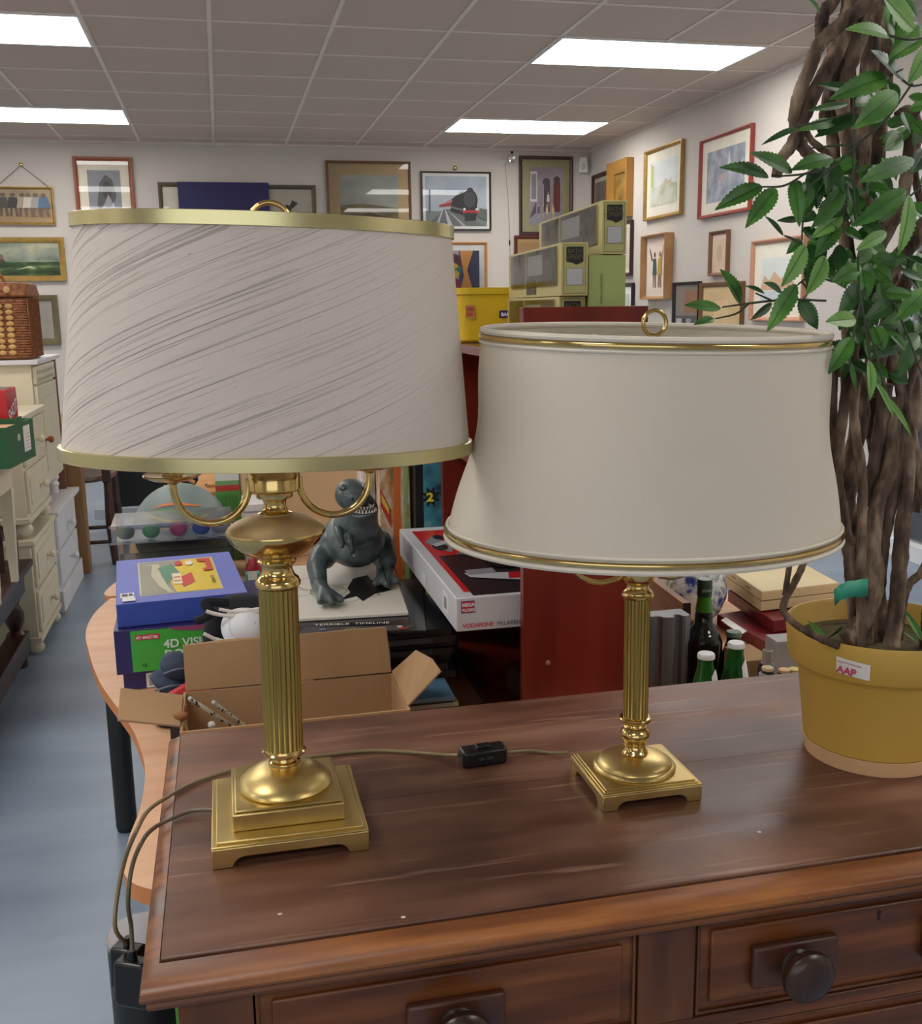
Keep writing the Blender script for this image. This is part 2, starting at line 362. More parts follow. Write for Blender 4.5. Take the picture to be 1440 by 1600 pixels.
def drawer(x0, x1, z0, z1, knobs, key):
    fy = FY+.004
    b = MB(); b.bb((x0+.001, fy, z0+.001), (x1-.001, fy+.3, z1-.001), WFRONT); dr = b.build('drawer', D, bevel=.001)
    b = MB(); b.bb((x0+.014, fy-.004, z0+.012), (x1-.014, fy, z1-.012), WFRONT); b.build('raised_panel', dr, bevel=.0018)
    b = MB()
    for q in ((x0+.001, z0+.001, x0+.004, z1-.001), (x1-.004, z0+.001, x1-.001, z1-.001), (x0+.004, z0+.001, x1-.004, z0+.004), (x0+.004, z1-.004, x1-.004, z1-.001)):
        b.bb((q[0], fy-.003, q[1]), (q[2], fy, q[3]), WSTILE)
    b.build('cock_bead', dr, bevel=.0008)
    for kx, kz in knobs:
        b = MB(); b.bb((kx-.042, fy-.0125, kz-.021), (kx+.042, fy-.004, kz+.021), mat('dark_back_plate', S(74, 42, 30), .35, cols=(S(58, 32, 24), S(92, 54, 38)), scale=(5, 20, 30))); b.build('knob_plate', dr, bevel=.003)
        b = MB(); ax = Matrix.Rotation(PI/2, 3, 'X')
        b.lathe([(.016, -.001), (.0155, .003), (.0115, .006), (.0110, .009), (.0150, .011), (.0210, .014), (.0245, .019), (.0240, .024), (.0205, .0275), (.0150, .0292), (.008, .0300), (.0005, .0302)], WKNOB, c=(kx, fy-.0115, kz), axis=ax)
        b.build('knob', dr)
    if key:
        decal('keyhole', dr, [(flat(16, 10, 8), circ((x0+x1)/2, z1-.019, .0022)), (flat(16, 10, 8), [((x0+x1)/2-.001, z1-.019), ((x0+x1)/2-.0014, z1-.027), ((x0+x1)/2+.0014, z1-.027), ((x0+x1)/2+.001, z1-.019)])], (0, fy-.004, 0), X, Z_, .0003)
drawer(-.0055, .3225, .6905, ZT-.003, [(.159, .733)], False)
drawer(.3785, .7405, .6905, ZT-.003, [(.472, .735), (.647, .735)], True)
drawer(.7965, 1.115, .6905, ZT-.003, [(.956, .735)], False)
drawer(-.005, 1.115, .4205, .6755, [(.16, .56), (.955, .56)], False)
drawer(-.005, 1.115, .1005, .4045, [(.16, .26), (.955, .26)], False)
for x in (DX0+.06, DX1-.06):
    for y in (FY+.06, DY1-.07):
        b = MB(); b.lathe([(.018, 0), (.024, .01), (.028, .03), (.024, .05), (.03, .061)], WKNOB, c=(x, y, 0)); b.build('foot', D)
b = MB(); 
for x, y in ((.02, .80), (.12, .77)): b.ball((x, y, .8203), (.0022, .0016, .0004), flat(210, 196, 176), 10)
p = on_z(1186, 1300, .8203); b.ball(p, (.002, .0022, .0005), flat(222, 214, 200), 10)
lab(b.build('paint_fleck', D), 'tiny pale flecks on the wood')

# ---------------------------------------------------------------- lamp parts
def bracket_base(b, hx, hy, H, foot, arch, m, z=0, th=.004):
    """square plinth with arched cut-outs between four feet"""
    for sx, sy in ((0, -1), (0, 1), (-1, 0), (1, 0)):
        L = hx if sx == 0 else hy-th; hh = hy if sx == 0 else hx
        foot_ = foot; foot = foot if sx == 0 else foot-th
        poly = [(-L, 0), (-L+foot, 0)]
        n = 6
        for k in range(1, n+1):
            a = PI/2*k/n; poly.append((-L+foot+arch*1.2*(1-math.cos(a)), arch*math.sin(a)))
        for k in range(n, 0, -1):
            a = PI/2*k/n; poly.append((L-foot-arch*1.2*(1-math.cos(a)), arch*math.sin(a)))
        poly += [(L-foot, 0), (L, 0), (L, H), (-L, H)]
        foot = foot_
        if sx == 0: b.prism(poly, (0, sy*hh, z), X, Z_, (0, -sy*th, 0), m)
        else: b.prism(poly, (sx*hh, 0, z), Y_, Z_, (-sx*th, 0, 0), m)
def fabric(name, col, streak):
    m = bpy.data.materials.new(name); m.use_nodes = True; nt = m.node_tree; n = nt.nodes; p = n['Principled BSDF']; out = n['Material Output']
    p.inputs['Roughness'].default_value = .85; p.inputs['Specular IOR Level'].default_value = .2
    uv = n.new('ShaderNodeUVMap'); uv.uv_map = 'UVMap'
    def noise(sc, rz, sx, sy, det=3, dist=0):
        mp0 = n.new('ShaderNodeMapping'); mp0.inputs['Rotation'].default_value = (0, 0, rz)
        mp = n.new('ShaderNodeMapping'); mp.inputs['Scale'].default_value = (sx, sy, 1)
        z = n.new('ShaderNodeTexNoise'); z.inputs['Scale'].default_value = sc; z.inputs['Detail'].default_value = det; z.inputs['Distortion'].default_value = dist
        nt.links.new(uv.outputs[0], mp0.inputs[0]); nt.links.new(mp0.outputs[0], mp.inputs[0]); nt.links.new(mp.outputs[0], z.inputs['Vector']); return z
    def ramp(src, a, bb, ca, cb):
        r = n.new('ShaderNodeValToRGB'); e = r.color_ramp.elements; e[0].position = a; e[1].position = bb; e[0].color = ca; e[1].color = cb
        nt.links.new(src, r.inputs[0]); return r
    w = noise(1, 0, 900, 60, 2); w2 = noise(1, 0, 60, 900, 2)
    bmp = n.new('ShaderNodeBump'); bmp.inputs['Distance'].default_value = .0006; bmp.inputs['Strength'].default_value = .25
    ad = n.new('ShaderNodeMath'); ad.operation = 'ADD'; nt.links.new(w.outputs['Fac'], ad.inputs[0]); nt.links.new(w2.outputs['Fac'], ad.inputs[1])
    nt.links.new(ad.outputs[0], bmp.inputs['Height'])
    last = bmp
    base = n.new('ShaderNodeRGB'); base.outputs[0].default_value = col; csrc = base.outputs[0]
    if streak:
        ang = -.40
        s1 = noise(1, ang, 2.4, 430, 3); r1 = ramp(s1.outputs['Fac'], .585, .70, (0, 0, 0, 1), (1, 1, 1, 1))
        s2 = noise(1, ang, 9, 620, 3, .4); r2 = ramp(s2.outputs['Fac'], .62, .72, (0, 0, 0, 1), (1, 1, 1, 1))
        # fewer slubs on the right half
        sep = n.new('ShaderNodeSeparateXYZ'); nt.links.new(uv.outputs[0], sep.inputs[0])
        mr = n.new('ShaderNodeMapRange'); mr.inputs['From Min'].default_value = .20; mr.inputs['From Max'].default_value = .36; mr.inputs['To Min'].default_value = 1; mr.inputs['To Max'].default_value = .16
        nt.links.new(sep.outputs[0], mr.inputs[0])
        mu = n.new('ShaderNodeMath'); mu.operation = 'MULTIPLY'; nt.links.new(r1.outputs[0], mu.inputs[0]); nt.links.new(mr.outputs[0], mu.inputs[1])
        m2 = n.new('ShaderNodeMath'); m2.operation = 'MULTIPLY'; m2.inputs[1].default_value = .6; m2b = n.new('ShaderNodeMapRange'); m2b.inputs['From Min'].default_value = .18; m2b.inputs['From Max'].default_value = .36; m2b.inputs['To Min'].default_value = .6; m2b.inputs['To Max'].default_value = .16; nt.links.new(sep.outputs[0], m2b.inputs[0]); nt.links.new(m2b.outputs[0], m2.inputs[1]); nt.links.new(r2.outputs[0], m2.inputs[0])
        mx = n.new('ShaderNodeMath'); mx.operation = 'MAXIMUM'; nt.links.new(mu.outputs[0], mx.inputs[0]); nt.links.new(m2.outputs[0], mx.inputs[1])
        b2 = n.new('ShaderNodeBump'); b2.inputs['Distance'].default_value = .0015; b2.inputs['Strength'].default_value = .9
        nt.links.new(mx.outputs[0], b2.inputs['Height']); nt.links.new(bmp.outputs[0], b2.inputs['Normal']); last = b2
        m3 = n.new('ShaderNodeMath'); m3.operation = 'MULTIPLY'; m3.inputs[1].default_value = .19; nt.links.new(mx.outputs[0], m3.inputs[0])
        cm = n.new('ShaderNodeMix'); cm.data_type = 'RGBA'; nt.links.new(m3.outputs[0], cm.inputs[0]); nt.links.new(csrc, cm.inputs[6]); cm.inputs[7].default_value = S(150, 138, 128)
        sl = noise(1, ang, 90, 420, 2); rs = ramp(sl.outputs['Fac'], .72, .80, (0, 0, 0, 1), (.7, .7, .7, 1))
        c2 = n.new('ShaderNodeMix'); c2.data_type = 'RGBA'; nt.links.new(rs.outputs[0], c2.inputs[0]); nt.links.new(cm.outputs[2], c2.inputs[6]); c2.inputs[7].default_value = S(138, 126, 116)
        csrc = c2.outputs[2]
    else:
        sl = noise(1, 0, 120, 60, 2); rs = ramp(sl.outputs['Fac'], .78, .84, (0, 0, 0, 1), (.5, .5, .5, 1))
        c2 = n.new('ShaderNodeMix'); c2.data_type = 'RGBA'; nt.links.new(rs.outputs[0], c2.inputs[0]); nt.links.new(csrc, c2.inputs[6]); c2.inputs[7].default_value = S(170, 158, 140); csrc = c2.outputs[2]
    nt.links.new(csrc, p.inputs['Base Color']); nt.links.new(last.outputs[0], p.inputs['Normal'])
    tl = n.new('ShaderNodeBsdfTranslucent'); nt.links.new(csrc, tl.inputs[0]); mxs = n.new('ShaderNodeMixShader'); mxs.inputs[0].default_value = .22
    nt.links.new(p.outputs[0], mxs.inputs[1]); nt.links.new(tl.outputs[0], mxs.inputs[2]); nt.links.new(mxs.outputs[0], out.inputs[0])
    return m
def shade_pt(q, z, A, B, t, off=0, dents=()):
    """point of a tilted oval hoop (world). q = cx, cy, theta, tiltx, tilty"""
    cx, cy, th, tx, ty = q; ex, ey = (A+off)*math.cos(t), (B+off)*math.sin(t)
    for (td, zd, wt, wz, dep) in dents:
        d = (t-td+PI) % (2*PI)-PI; g = math.exp(-(d/wt)**2-((z-zd)/wz)**2); ex -= dep*g*math.cos(t); ey -= dep*g*math.sin(t)
    x = ex*math.cos(th)-ey*math.sin(th); y = ex*math.sin(th)+ey*math.cos(th)
    return Vector((cx+x+tx*(z-.82), cy+y+ty*(z-.82), z-x*tx-y*ty))
def shade(parent, q, zt, At, Bt, zb, Ab, Bb, m, loc, dents=(), NT=192, NZ=26, bulge=0):
    b = MB(); bm = b.bm; i = b.mi(m); g = []
    for j in range(NZ+1):
        f = j/NZ; z = zb+(zt-zb)*f; A = Ab+(At-Ab)*f; B = Bb+(Bt-Bb)*f
        g.append([bm.verts.new(shade_pt(q, z, A, B, 2*PI*k/NT, 0, dents)-loc) for k in range(NT)])
    uvl = bm.loops.layers.uv.new('UVMap')
    per = 2*PI*(Ab+Bb)/2*1.03
    for j in range(NZ):
        for k in range(NT):
            f = bm.faces.new((g[j][k], g[j][(k+1) % NT], g[j+1][(k+1) % NT], g[j+1][k])); f.material_index = i
            for l, (kk, jj) in zip(f.loops, ((k, j), (k+1, j), (k+1, j+1), (k, j+1))):
                # s runs left to right along the near side (t from pi to 2pi)
                tt = kk/NT; s = (tt-.5)*2
                xx = (tt-.5)*per if tt >= .5 else (tt+.5)*per
                l[uvl].uv = (xx, (zt-zb)*jj/NZ)
    o = b.build('lamp_shade', parent, normals=False)
    so = o.modifiers.new('thickness', 'SOLIDIFY'); so.thickness = .0012; so.offset = -1
    return o
def hoop(name, parent, q, z, A, B, m, loc, prof, dents=(), NT=160, label=None):
    """band swept around an oval: prof list of (outward, dz)"""
    b = MB(); rings = []
    for k in range(NT):
        t = 2*PI*k/NT
        rings.append([b.bm.verts.new(shade_pt(q, z, A, B, t, o, dents)-loc+Z_*dz) for o, dz in prof])
    b.mi(m)
    for k in range(NT):
        r, s = rings[k], rings[(k+1) % NT]
        for j in range(len(prof)):
            jj = (j+1) % len(prof); b.bm.faces.new((r[j], r[jj], s[jj], s[j]))
    o = b.build(name, parent)
    if label: o['label'] = label
    return o
def rprof(r, cx=0, cz=0, n=8): return [(cx+r*math.cos(2*PI*k/n), cz+r*math.sin(2*PI*k/n)) for k in range(n)]

# ---------------------------------------------------------------- left lamp
L1 = Vector((.036, .957, .82)); lean1 = .013
T = thing('table_lamp', 'taller brass table lamp with stepped base and slubbed cream oval shade', 'table lamp', L1)
b = MB(); bracket_base(b, .0718, .0718, .0195, .019, .0095, BRASS_S)
b.box((0, 0, .0205), (.1436, .1436, .002), BRASS_S); b.box((0, 0, .0225), (.135, .135, .003), BRASS_S)
b.build('base', T, bevel=.0014)
b = MB(); b.box((0, 0, .0325), (.104, .104, .017), BRASS_S); b.box((0, 0, .0422), (.0985, .0985, .0024), BRASS_S); b.build('plinth', T, bevel=.0012)
b = MB(); b.lathe([(.0445, .0434), (.0455, .0455), (.0442, .0485), (.040, .0525), (.034, .0565), (.027, .0600), (.020, .0620), (.014, .0628)], BRASS_S); b.build('dome', T)
def shear(o, k, z0):
    for v in o.data.vertices: v.co.x += k*max(0, v.co.z-z0)
    return o
b = MB(); b.lathe([(.0150, .0625), (.0158, .0645), (.0150, .0675), (.0125, .0690), (.0118, .0715), (.0130, .0740), (.0195, .0755), (.0212, .0768), (.0212, .0782), (.0195, .0795), (.0190, .0815)], BRASS); shear(b.build('collar', T), lean1, .05)
b = MB(); b.lathe([(.0188, .081), (.0188, .083), (.0187, .16), (.0186, .240), (.0186, .243)], BRASS_COL, n=288, flute=(24, .0815, .2425, .07)); shear(b.build('column', T), lean1, .05)
b = MB()
b.lathe([(.0190, .2425), (.0212, .2445), (.0214, .2475), (.0205, .2495), (.0200, .2510), (.0165, .2540), (.0145, .2580), (.0142, .2620), (.0150, .2645), (.0178, .2665), (.0183, .2685), (.0172, .2700),
         (.0185, .2720), (.0290, .2765), (.0385, .2835), (.0435, .2900), (.0458, .2945), (.0462, .2965), (.0458, .2980)], BRASS, n=64, cap=False)
b.lathe([(.0458, .2980), (.0440, .3005), (.0390, .3045), (.0300, .3085), (.0200, .3115), (.0165, .3127), (.0160, .3140)], BRASS_D, n=64, cap=False)
b.lathe([(.0160, .3140),
         (.0128, .3155), (.0105, .3190), (.0102, .3240), (.0118, .3275), (.0165, .3285), (.0170, .3300), (.0170, .3330), (.0225, .3350), (.0238, .3365), (.0238, .3520), (.0225, .3540), (.006, .3545)], BRASS, n=64)
shear(b.build('urn', T), lean1, .05)
q1 = (.0309, .9572, .0616, .0299, .0019)
top1 = shade_pt(q1, 1.385, 0, 0, 0)-L1
for s in (-1, 1):
    b = MB(); pts = []
    cx = s*.0565
    for k in range(13):
        a = PI+PI*k/12; pts.append((cx+.0335*s*math.cos(a)*1.0, .0, .342+.034*math.sin(a)))
    pts = [(cx-.0335*s, 0, .347)] + [(cx-.0335*s+0, 0, .3425)] + pts[1:] + [(cx+.0335*s, 0, .350)]
    pts = [(p[0]*math.cos(.06)+lean1*.28, p[0]*math.sin(.06), p[2]) for p in pts]
    b.tube(pts, .0034, BRASS, n=12, sub=3)
    arm = b.build('arm', T)
    ex = pts[-1][0]; ey = pts[-1][1]
    b = MB(); b.lathe([(.004, .346), (.006, .348), (.018, .3505), (.0245, .3530), (.0262, .3550), (.0255, .3560), (.010, .3552), (.0085, .357), (.0085, .40), (.004, .401)], BRASS, c=(ex, ey, 0), n=40); b.build('candle_cup', arm)
b = MB(); b.tube([(lean1*.3, 0, .353), (top1.x*.6, top1.y*.6, .45), (top1.x, top1.y, top1.z)], .004, BRASS, sub=4); b.build('stem', T)
b = MB(); lc = top1+Vector((0, 0, .0135))
b.tube([lc+Vector((.0160*math.cos(a), 0, .0135*math.sin(a))) for a in [2*PI*k/24 for k in range(24)]], .0026, BRASS, n=10, sub=1, closed=True); b.build('lifting_ring', T)
FAB1 = fabric('slubbed_cream_silk', S(232, 222, 212), True)
zt1, At1, Bt1, zb1, Ab1, Bb1 = 1.3961, .1642, .0747+.012, 1.1887, .1849, .1174
sh1 = shade(T, q1, zt1, At1, Bt1, zb1, Ab1, Bb1, FAB1, L1)
band = [(.0008, 0), (.0022, .0005), (.0022, .0115), (.0008, .012), (-.002, .012), (-.002, 0)]
hoop('brass_band', sh1, q1, zt1-.0115, At1+.0011, Bt1+.001, BRASS_F, L1, band, label='gold foil band around the top edge')
hoop('brass_band', sh1, q1, zb1, Ab1, Bb1, BRASS_F, L1, band, label='gold foil band around the bottom edge')
# ring fitter inside the shade
b = MB(); c = top1-Vector((0, 0, .004))
for k in range(3):
    t = PI/2+2*PI*k/3; e = shade_pt(q1, 1.385, At1-.002, Bt1-.002, t)-L1; b.tube([c, e], .0012, BRASS, n=6, sub=1)
b.build('shade_fitter', T)

# ---------------------------------------------------------------- right lamp
L2 = Vector((.3985, .949, .82))
T = thing('table_lamp', 'shorter brass table lamp with plain cream oval shade, nearer the plant', 'table lamp', L2)
b = MB(); bracket_base(b, .0535, .0500, .0165, .016, .0085, BRASS_S)
b.box((0, 0, .0175), (.107, .100, .002), BRASS_S); b.box((0, 0, .0192), (.102, .095, .0016), BRASS_S); b.box((0, 0, .0207), (.097, .090, .0016), BRASS_S)
b.build('base', T, bevel=.0009)
b = MB(); b.lathe([(.0425, .0212), (.0432, .0232), (.0415, .0255), (.0395, .0262), (.0385, .0280), (.034, .0310), (.027, .0340), (.019, .0360), (.0125, .0366)], BRASS_S); b.build('dome', T)
b = MB(); b.lathe([(.0130, .0364), (.0138, .0380), (.0128, .0400), (.0112, .0420), (.0105, .0455), (.0120, .0475), (.0122, .0490), (.0105, .0500), (.0138, .0530), (.0152, .0565), (.0152, .0590), (.0140, .0625), (.0118, .0650), (.0120, .0665), (.0105, .0675), (.0100, .0690), (.0110, .0700), (.0145, .0715), (.0165, .0735), (.0168, .0755), (.0158, .0770), (.0135, .0775)], BRASS); b.build('turned_neck', T)
b = MB(); b.lathe([(.0130, .077), (.0131, .078), (.0131, .14), (.0131, .204), (.0131, .206)], BRASS_COL, n=240, flute=(20, .0778, .2045, .08)); b.build('column', T)
b = MB(); b.lathe([(.0130, .2055), (.0160, .2070), (.0165, .2090), (.0150, .2110), (.0150, .2125), (.0125, .2145), (.0108, .2175), (.0110, .2200), (.0150, .2235), (.0168, .2270), (.0168, .2420), (.0150, .245), (.004, .246)], BRASS); b.build('cup', T)
q2 = (.3946, .9513, -.0171, .0239, -.0444)
zt2, At2, Bt2, zb2, Ab2, Bb2 = 1.2931, .1693, .1151, 1.0961, .2005, .1372
top2 = shade_pt(q2, 1.283, 0, 0, 0)-L2
for s in (-1, 1):
    b = MB(); pts = [(s*.010, 0, .236), (s*.022, 0, .228), (s*.040, 0, .2245), (s*.062, 0, .232), (s*.074, 0, .250), (s*.0745, 0, .258)]
    b.tube(pts, .003, BRASS, sub=5); arm = b.build('arm', T)
    b = MB(); b.lathe([(.004, .255), (.018, .258), (.022, .262), (.009, .261), (.008, .263), (.008, .30), (.003, .301)], BRASS, c=(s*.0745, 0, 0), n=32); b.build('candle_cup', arm)
b = MB(); b.tube([(0, 0, .245), (top2.x*.5, top2.y*.5, .35), (top2.x, top2.y, top2.z+.004)], .004, BRASS, sub=4); b.ball((top2.x, top2.y, top2.z+.001), (.009, .009, .005), BRASS); b.build('stem', T)
b = MB(); lc = top2+Vector((-.003, 0, .0185))
b.tube([lc+Vector((.0118*math.cos(a), 0, .0118*math.sin(a))) for a in [2*PI*k/24 for k in range(24)]], .0020, BRASS, n=10, sub=1, closed=True); b.build('lifting_ring', T)
FAB2 = fabric('plain_cream_silk', S(234, 226, 210), False)
dents = ((PI, 1.195, .55, .05, .013), (2*PI-.35, 1.20, .3, .045, .007), (PI*1.5-.05, 1.19, .10, .010, .0022), (2*PI-.9, 1.13, .35, .04, .002))
sh2 = shade(T, q2, zt2, At2, Bt2, zb2, Ab2, Bb2, FAB2, L2, dents)
PIPE = flat(222, 214, 198, .7)
hoop('piping', sh2, q2, zt2, At2, Bt2, PIPE, L2, rprof(.0030))
hoop('piping', sh2, q2, zt2-.0105, At2+.0018, Bt2+.0015, PIPE, L2, rprof(.0018))
hoop('gold_trim', sh2, q2, zt2-.0055, At2+.0012, Bt2+.001, BRASS, L2, [(0, -.0024), (.0020, -.0018), (.0026, 0), (.0020, .0018), (0, .0024)])
hoop('piping', sh2, q2, zb2-.001, Ab2, Bb2, PIPE, L2, rprof(.0030))
hoop('piping', sh2, q2, zb2+.0105, Ab2-.0006, Bb2-.0006, PIPE, L2, rprof(.0016))
hoop('gold_trim', sh2, q2, zb2+.0050, Ab2+.0002, Bb2+.0002, BRASS, L2, [(0, -.0024), (.0022, -.0018), (.0028, 0), (.0022, .0018), (0, .0024)])
b = MB(); c = top2-Vector((0, 0, .002))
for k in range(3):
    t = PI/2+.15+2*PI*k/3; e = shade_pt(q2, 1.283, At2-.0, Bt2-.0, t)-L2; b.tube([c, c+(e-c)*.5-Vector((0, 0, .006)), e], .0013, WHITE, n=6, sub=4)
b.build('shade_fitter', T)

# ---------------------------------------------------------------- flex, switch and plugs
FLEX = mat('bronze_flex', S(128, 112, 78), .35)
zf = .8228
sw = on_z(754, 1176, .832)
def zz(u, v, z=zf): return on_z(u, v, z)
CT = thing('lamp_flex', 'bronze coloured flex with black inline switch running from the shorter lamp', 'cord', (sw.x, sw.y, .8205))
o = Vector((sw.x, sw.y, .8205))
b = MB(); b.tube([Vector(p)-o for p in (zz(888, 1181)+Vector((0, 0, .004)), zz(860, 1176), zz(830, 1173), zz(800, 1175, .829), zz(790, 1175, .830))], .0019, FLEX); b.build('flex', CT)
PLZ0 = on_x(207, 1500, -.114)
hang = [zz(232, 1266, .8232), on_x(214, 1296, -.102), on_x(196, 1340, -.117), on_x(184, 1395, -.126), on_x(180, 1450, -.128), PLZ0+Vector((-.006, .026, -.002))]
b = MB(); b.tube([Vector(p)-o for p in [zz(716, 1180, .830), zz(700, 1180, .826), zz(650, 1176), zz(600, 1173), zz(560, 1174), zz(515, 1179), zz(450, 1187), zz(395, 1196), zz(352, 1206), zz(300, 1224), zz(262, 1245)]+hang], .0021, FLEX, sub=8); b.build('flex', CT)
b = MB()
ang = math.radians(4)
rz = Matrix.Rotation(ang, 3, 'Z')
poly = [(-.026, -.0095), (-.022, -.0115), (.022, -.0115), (.026, -.0095), (.026, .0095), (.022, .0115), (-.022, .0115), (-.026, .0095)]
b.prism(poly, (0, 0, 0), rz@X, rz@Y_, (0, 0, .0185), BLACK); s_ = b.build('switch_body', CT, bevel=.003, seg=3)
b = MB(); b.box((0, 0, .0195), (.016, .010, .004), BLACK, rz); b.build('rocker', s_, bevel=.001)
text('lettering', s_, 'ON  OFF', .0042, rz@Vector((-.008, -.0113, .008)), rz@X, Z_, flat(90, 90, 90), base=.0004)
pc = on_x(186, 1496, -.128)
T = thing('lamp_flex', 'bronze flex hanging from the taller lamp over the chest edge', 'cord', (-.036, 1.0, .8205)); o = Vector((-.036, 1.0, .8205))
pts = [Vector((-.034, .985, .829)), zz(300, 1267, .8245), zz(268, 1279, .8236), zz(240, 1294, .8232), on_x(222, 1315, -.099), on_x(206, 1355, -.110), on_x(200, 1410, -.115), on_x(205, 1450, -.115), PLZ0]
b = MB(); b.tube([p-o for p in pts], .0021, mat('brown_flex', S(104, 92, 74), .35), sub=8); b.build('flex', T)
PLZ = PLZ0
def plug(loc, rz, label):
    t = thing('mains_plug', label, 'plug', loc, rz)
    b = MB(); b.prism([(-.016, 0), (.016, 0), (.019, -.040), (.015, -.047), (-.015, -.047), (-.019, -.040)], (0, -.009, .003), X, Z_, (0, .018, 0), BLACK); b.build('plug_body', t, bevel=.004, seg=3)
    b = MB(); b.lathe([(.0045, -.004), (.0045, .006), (.0032, .012)], BLACK, n=16); b.build('cord_grip', t)
    b = MB()
    for q in (-.011, .011): b.box((q, .017, -.036), (.006, .017, .004), BRASS)
    b.box((0, .017, -.016), (.004, .017, .008), BRASS); b.build('pin', t)
    return t
plug(PLZ-Vector((0, 0, .002)), math.radians(-28), 'black mains plug hanging beside the chest, nearer the chest edge')
plug(PLZ+Vector((-.006, .026, -.004)), math.radians(-28), 'black mains plug hanging beside the chest, further from the chest edge')
# ---------------------------------------------------------------- artificial tree in a mustard pot
PB = Vector((.69, .962, .82))
T = thing('potted_tree', 'artificial twisted-trunk tree with serrated green leaves in a mustard plastic pot', 'potted plant', PB)
POTM = mat('mustard_plastic', S(198, 160, 72), .5, var=.03, scale=(3, 3, 3))
b = MB(); b.lathe([(.001, .0), (.066, .0), (.0705, .003), (.0725, .0175), (.0740, .0185), (.0850, .1080), (.0855, .1090), (.0935, .1095), (.0950, .1120), (.0990, .1480), (.0985, .1505), (.0965, .1505), (.0945, .1470), (.0900, .1180), (.083, .108), (.07, .03), (.001, .03)], POTM, n=96, cap=False); pot = b.build('pot', T)
b = MB(); b.lathe([(.0712, .0015), (.0738, .0175), (.0752, .0172), (.0722, .0004)], flat(214, 172, 128, .8), n=96); lab(b.build('worn_base_band', pot), 'pale worn band around the bottom of the pot')
b = MB(); b.lathe([(.001, .128), (.05, .129), (.0915, .126), (.0915, .120), (.001, .12)], mat('dried_moss', S(74, 60, 30), .95, cols=(S(40, 30, 16), S(86, 74, 36), S(58, 62, 26)), scale=(60, 60, 60), bump=1, bdist=.004), n=48, cap=False); b.build('moss', T)
# price sticker
a0 = math.radians(238); n = Vector((math.cos(a0), math.sin(a0), 0))
pS = on_z(1342, 1036, .945); dirv = Vector((pS.x-PB.x, pS.y-PB.y, 0)).normalized()
ac = math.atan2(dirv.y, dirv.x)
b = MB(); i = b.mi(PAPER); W = .0345; grid = []
def potr(z): return .0950+(z-.1120)*(.004/.036)+.0004
z0, z1 = .1170, .1345
for k in range(9):
    a = ac+(k/8-.5)*W/.097
    grid.append([b.bm.verts.new((potr(z)*math.cos(a), potr(z)*math.sin(a), z+(.5-k/8)*.0035)) for z in (z0, z1)])
for g, h in zip(grid, grid[1:]): b.bm.faces.new((g[0], h[0], h[1], g[1]))
st = b.build('price_sticker', pot)
tx = Vector((-math.sin(ac), math.cos(ac), -.09)).normalized()
cpt = Vector((potr(.125)*math.cos(ac), potr(.125)*math.sin(ac), .1215))
text('lettering', st, 'AAP', .0105, cpt-tx*.0160-Z_*.0030, tx, Z_-tx*tx.z, flat(196, 70, 96), base=.0012, bold=.0004)
text('lettering', st, 'wigans Auctioneer', .0034, cpt-tx*.0160+Z_*.0080, tx, Z_-tx*tx.z, flat(190, 96, 116), base=.0014)
BARK = mat('twisted_vine_bark', S(94, 76, 62), .9, cols=(S(48, 36, 29), S(104, 84, 68), S(160, 138, 116)), scale=(60, 60, 22), bump=1, bscale=(170, 170, 50), bdist=.005, rng=(.34, .68), detail=8)
def vine(px, wpx, y, bb, seed=0):
    pts = []; rr = []
    L = len(px)
    for k, (u, v) in enumerate(px):
        yy = y[0]+(y[1]-y[0])*k/(L-1) if hasattr(y, '__len__') else y
        p = on_y(u, v, yy); w = wpx[0]+(wpx[1]-wpx[0])*k/(L-1) if hasattr(wpx, '__len__') else wpx
        pts.append(p-PB); rr.append(w/2*(yy/FPX)*1.05)
    bb.tube(pts, rr, BARK, n=12, sub=7, bump=.16, seed=seed)
